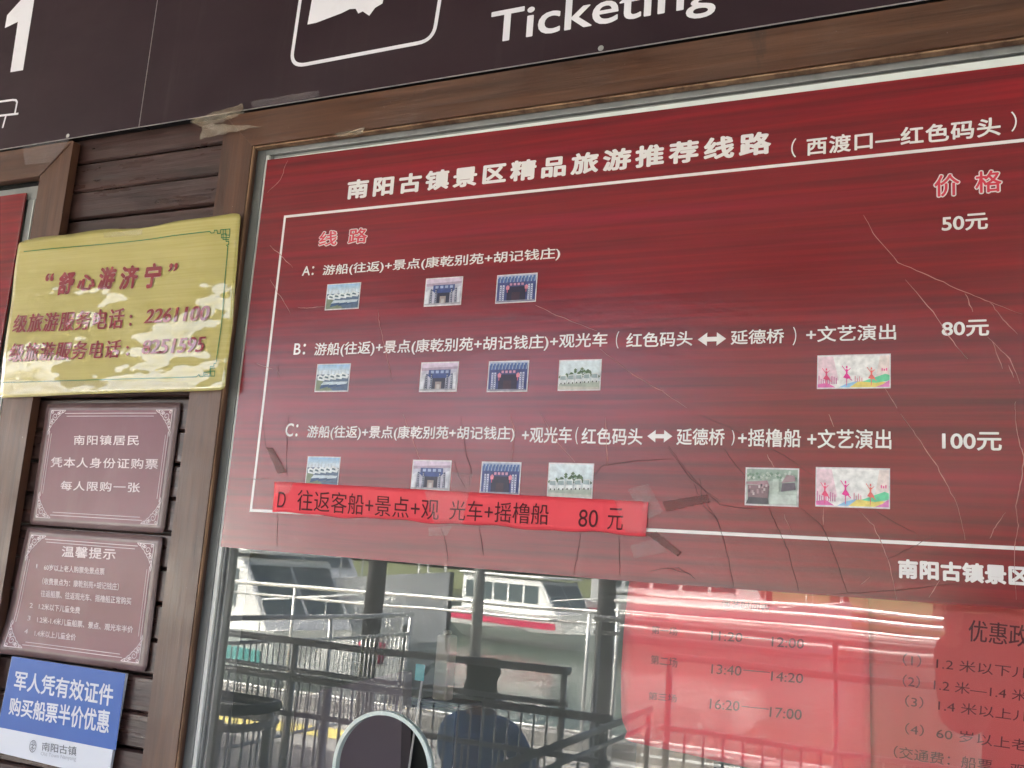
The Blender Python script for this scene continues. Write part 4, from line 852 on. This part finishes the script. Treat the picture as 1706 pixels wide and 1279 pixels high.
def railing(p0, p1, top, second, low, label, bal=True, k_=1., gap=.115, bay=1.3):
    a_, b2 = Vector((p0[0], -p0[1], 0)), Vector((p1[0], -p1[1], 0)); Ld = (b2-a_).length; u = (b2-a_)/Ld
    o = thing('queue_railing', label, 'railing', tuple((a_+b2)/2), 'stainless queue railings before the booth')
    at = lambda t_, z_: tuple(a_+u*t_+Vector((0, 0, z_)))
    for nm, z_, r_ in (('top_rail', top, .021*k_), ('middle_rail', second, .015*k_), ('lower_rail', low, .015*k_)): MB().tube([at(0, z_), at(Ld, z_)], r_, 10).build(nm, M['steel'], o, smooth=True)
    n = max(1, int(round(Ld/bay)))
    for k in range(n+1): MB().tube([at(.03+(Ld-.06)*k/n, .001), at(.03+(Ld-.06)*k/n, top-.018)], .019*k_, 8).build('post', M['steel'], o, smooth=True)
    if bal:
        mb = MB(); x = .11
        while x < Ld-.05: mb.tube([at(x, low+.012), at(x, second-.012)], .0065 if gap > .1 else .0055, 6); x += gap
        mb.build('baluster', M['steel'], o, smooth=True)
railing((-4.6, 2.1), (-1.15, 2.1), .98, .84, .2, 'nearest long stainless queue railing with upright bars', True, .7, .075)
railing((.15, 2.1), (3.6, 2.1), .90, .76, .2, 'shorter stainless queue railing on the right, nearest the booth', True, .7)
railing((-1.03, .95), (-1.08, 2.32), 1.0, .95, .2, 'short stainless railing running out from the booth wall', False, .5)
railing((-6.2, 3.1), (-1.7, 3.1), 1.02, .88, .2, 'second long stainless queue railing out from the booth', True, .85, .065)
railing((-4.45, 4.0), (-4.52, 6.5), 1.02, .86, .2, 'stainless queue railing running straight out towards the boats', True, .9, .065)
railing((-1.3, 3.2), (4.2, 3.2), 1.12, .82, .2, 'right hand stainless queue railing in the second row', True, .8, .08)
railing((-2.0, 4.2), (4.4, 4.2), 1.22, 1.14, .2, 'third stainless queue railing out from the booth', False, .8)
railing((-2.4, 5.7), (4.6, 5.7), 1.29, 1.22, .2, 'fourth stainless queue railing out from the booth', False, .7, bay=3.5)
railing((-2.6, 6.2), (4.8, 6.2), 1.34, 1.27, .2, 'fifth stainless queue railing out from the booth', False, .7, bay=3.7)
railing((-12, 6.8), (6, 6.8), 1.16, 1.06, .2, 'outermost stainless railing along the quay edge', False, .9, bay=3)
# bent end rail near the glass
ue = thing('rail_end', 'rounded black topped end of a queue railing close to the window', 'railing', (-2.2, -1.2, 0))
u0, u1, u2 = MIR(360, 1168, 1.35), MIR(446, 1180, 1.25), MIR(360, 1200, 1.12)
pts = []
for k in range(11):
    t_ = math.pi*k/10; pts.append((u1.x-.06+.06*math.sin(t_), -1.235-.115*math.cos(t_), u1.z))
mb = MB().tube([(-3.6, -1.35, u1.z)]+pts+[(-3.6, -1.12, u1.z)], .016, 10); mb.build('top_rail', M['steel_dark'], ue, smooth=True)
mb = MB().tube([(-3.6, -1.35, u1.z-.05)]+[(p[0], p[1], p[2]-.05) for p in pts]+[(-3.6, -1.12, u1.z-.05)], .012, 10); mb.build('middle_rail', M['steel'], ue, smooth=True)
for xx in (u1.x-.07, -3.4):
    for yy in (-1.35, -1.12): MB().tube([(xx, yy, 0.001), (xx, yy, u1.z-.03)], .014, 8).build('post', M['steel'], ue, smooth=True)
# canopy columns
def column(px, py, Y, r, m, label, top=3.02, red=False):
    p = MIR(px, py, Y); o = thing('pillar', label, 'pillar', (p.x, -Y, 0), 'canopy pillars')
    MB().tube([(p.x, -Y, .05), (p.x, -Y, top)], r, 16).build('shaft', m, o, smooth=True)
    MB().tube([(p.x, -Y, .001), (p.x, -Y, .05)], r*1.6, 16).build('base', m, o)
    return o
column(624, 1000, 6.0, .075, M['pillar'], 'thick dark canopy pillar mirrored beside the white boat')
column(797, 975, 6.05, .045, M['pillar_pale'], 'slim pale canopy pillar mirrored before the green water')
column(1012, 985, 6.1, .07, M['pillar'], 'dark canopy pillar mirrored left of the red timetable')
p = MIR(623, 1078, 6.6)
rb = thing('bucket', 'red plastic bucket on a stool behind the queue railings', 'bucket', (p.x, -6.6, 0))
MB().tube([(p.x, -6.6, p.z-.12), (p.x, -6.6, p.z+.05)], [.10, .13], 18).build('body', M['red_plastic'], rb, smooth=True)
sk_ = thing('stool', 'grey pedestal stool under the red bucket', 'stool', (p.x, -6.6, 0))
MB().tube([(p.x, -6.6, 0.001), (p.x, -6.6, .02), (p.x, -6.6, .05), (p.x, -6.6, p.z-.16), (p.x, -6.6, p.z-.122)], [.18, .18, .05, .05, .17], 14).build('pedestal', M['pillar_pale'], sk_)

def boat(x, Y, rz, s_, label, stripe='boat_trim', L_=7.0):
    o = thing('tour_boat', label, 'boat', (x, -Y, -.45), 'white tour boats moored at the quay')
    o.rotation_euler.z = rz
    def B(name, mb, m, sm=False, par=None, bev=0):
        for i, v in enumerate(mb.v): mb.v[i] = (v[0]*s_+x, v[1]*s_-Y, v[2]*s_-.45)
        return mb.build(name, m, par or o, smooth=sm, bevel=bev)
    sec = []
    for t_, wd, kz, dz in ((-L_/2, .95, .25, 1.0), (-L_/4, 1.1, .05, 1.0), (0, 1.15, 0, 1.02), (L_/4, .98, .04, 1.1), (L_*.42, .5, .2, 1.25), (L_/2, .04, .7, 1.35)):
        sec.append([(t_, -wd, dz), (t_, -wd*.85, dz*.45), (t_, -wd*.3, kz-.2), (t_, wd*.3, kz-.2), (t_, wd*.85, dz*.45), (t_, wd, dz)])
    v = [p for q in sec for p in q]; f = [(i*6+k, (i+1)*6+k, (i+1)*6+k+1, i*6+k+1) for i in range(5) for k in range(5)]
    f += [(i*6, i*6+5, (i+1)*6+5, (i+1)*6) for i in range(5)]+[(0, 1, 2, 3, 4, 5)]
    B('hull', MB().add(v, f), M['hull'])
    B('stripe', MB().box(-L_/2+.2, L_/4, -1.19, -1.165, .62, .82).box(-L_/2+.2, L_/4, 1.165, 1.19, .62, .82), M[stripe])
    cab = [(-L_*.42, 1.03), (L_*.22, 1.03), (L_*.10, 2.15), (-L_*.42, 2.2)]
    mb = MB(); mb.add([(a_, -.92, b2) for a_, b2 in cab]+[(a_, .92, b2) for a_, b2 in cab], [(0, 1, 2, 3), (7, 6, 5, 4), (1, 5, 6, 2), (3, 2, 6, 7), (0, 3, 7, 4)])
    B('cabin', mb, M['hull'], bev=.03)
    B('roof', MB().box(-L_*.44, L_*.13, -1.0, 1.0, 2.215, 2.30), M['hull'], bev=.04)
    for side in (-1, 1):
        for k in range(5):
            xa_ = -L_*.39+k*L_*.1; B('window', MB().box(xa_, xa_+L_*.085, side*.925-.006, side*.925+.006, 1.40, 1.98), M['boat_glass'], bev=.004)
    def fp(t_, y): return (L_*.22-.12*L_*t_+.012, y, 1.03+1.12*t_+.006)
    for ya, yb in ((-.82, -.03), (.03, .82)):
        B('windscreen', MB().add([fp(.22, ya), fp(.22, yb), fp(.9, yb), fp(.9, ya)], [(0, 1, 2, 3)]), M['boat_glass'])
    mb = MB()
    for side in (-1, 1):
        pr = [(L_*.2, side*.98, 1.55), (L_*.36, side*.66, 1.68), (L_*.47, side*.16, 1.8)]; mb.tube(pr, .02, 6)
        for q in pr: mb.tube([(q[0], q[1], q[2]-.5), q], .014, 6)
    B('bow_rail', mb, M['steel']); return o
q = MIR(500, 1060, 10.2)
boat(q.x-1.1, 10.6, math.radians(14), .85, 'white tour boat moored nearest the queue, mirrored at the left of the pane')
boat(q.x-3.4, 12.6, math.radians(8), 1.35, 'large white tour boat with tall cabin moored furthest along the quay')
p = MIR(900, 1010, 24); boat(p.x, 24, math.radians(20), .8, 'small white tour boat far out beside the pale pillar', 'red_plastic')
p = MIR(1180, 1000, 30); boat(p.x, 30, math.radians(-15), 1.2, 'white tour boat with a red stripe far out on the lake', 'red_plastic')
# bank trees
def leaf_crown(r_, n, seed):
    rnd = random.Random(seed); mb = MB(); lobes = [(rnd.uniform(-.55, .55)*r_, rnd.uniform(-.55, .55)*r_, rnd.uniform(-.35, .7)*r_, rnd.uniform(.35, .6)*r_) for _ in range(9)]
    for _ in range(n):
        lx, ly, lz, lr_ = rnd.choice(lobes); d_ = Vector((rnd.gauss(0, 1), rnd.gauss(0, 1), rnd.gauss(0, 1))).normalized()*lr_*rnd.uniform(.55, 1.05); p = Vector((lx, ly, lz))+d_
        a_ = Vector((rnd.gauss(0, 1), rnd.gauss(0, 1), rnd.gauss(0, 1))).normalized(); b2 = a_.orthogonal().normalized(); s_ = r_*rnd.uniform(.05, .10)
        mb.add([p-a_*s_, p+b2*s_*.5, p+a_*s_, p-b2*s_*.5], [(0, 1, 2, 3)])
    return mb
cm = []
for k in range(3):
    o = leaf_crown(3.4, 1500, k+3).build('crown', M['leaf']); cm.append(o.data); bpy.data.objects.remove(o)
tm = MB().tube([(0, 0, 0), (.1, 0, 2), (.0, .1, 4.5), (.2, 0, 6)], [.32, .25, .17, .06], 8)
for k in range(4): tm.tube([(0, 0, 3+k*.5), (1.3*math.cos(k*1.7), 1.3*math.sin(k*1.7), 4.6+k*.5)], [.12, .03], 6)
o = tm.build('trunk', M['bark']); tmesh = o.data; bpy.data.objects.remove(o)
TX = MIR(1080, 850, 76).x
for i in range(30):
    x = TX-42+i*5.2+random.uniform(-1, 1); y = -72-random.uniform(0, 9); s_ = random.uniform(.85, 1.3)*(.5 if x < TX else 1.9)  # right hand trees made extra tall to block sky glare on the board
    t = thing('bank_tree', 'leafy green tree in the row on the far bank of the lake', 'tree', (x, y, -.2), 'trees on the far bank'); t.scale = (s_, s_, s_); t.rotation_euler.z = random.uniform(0, 6)
    for nm, me in (('trunk', tmesh), ('crown', cm[i % 3])):
        c_ = bpy.data.objects.new(nm, me); C.objects.link(c_); c_.parent = t; c_.location = (0, 0, 0 if nm == 'trunk' else 5.2)
bpy.context.view_layer.update()
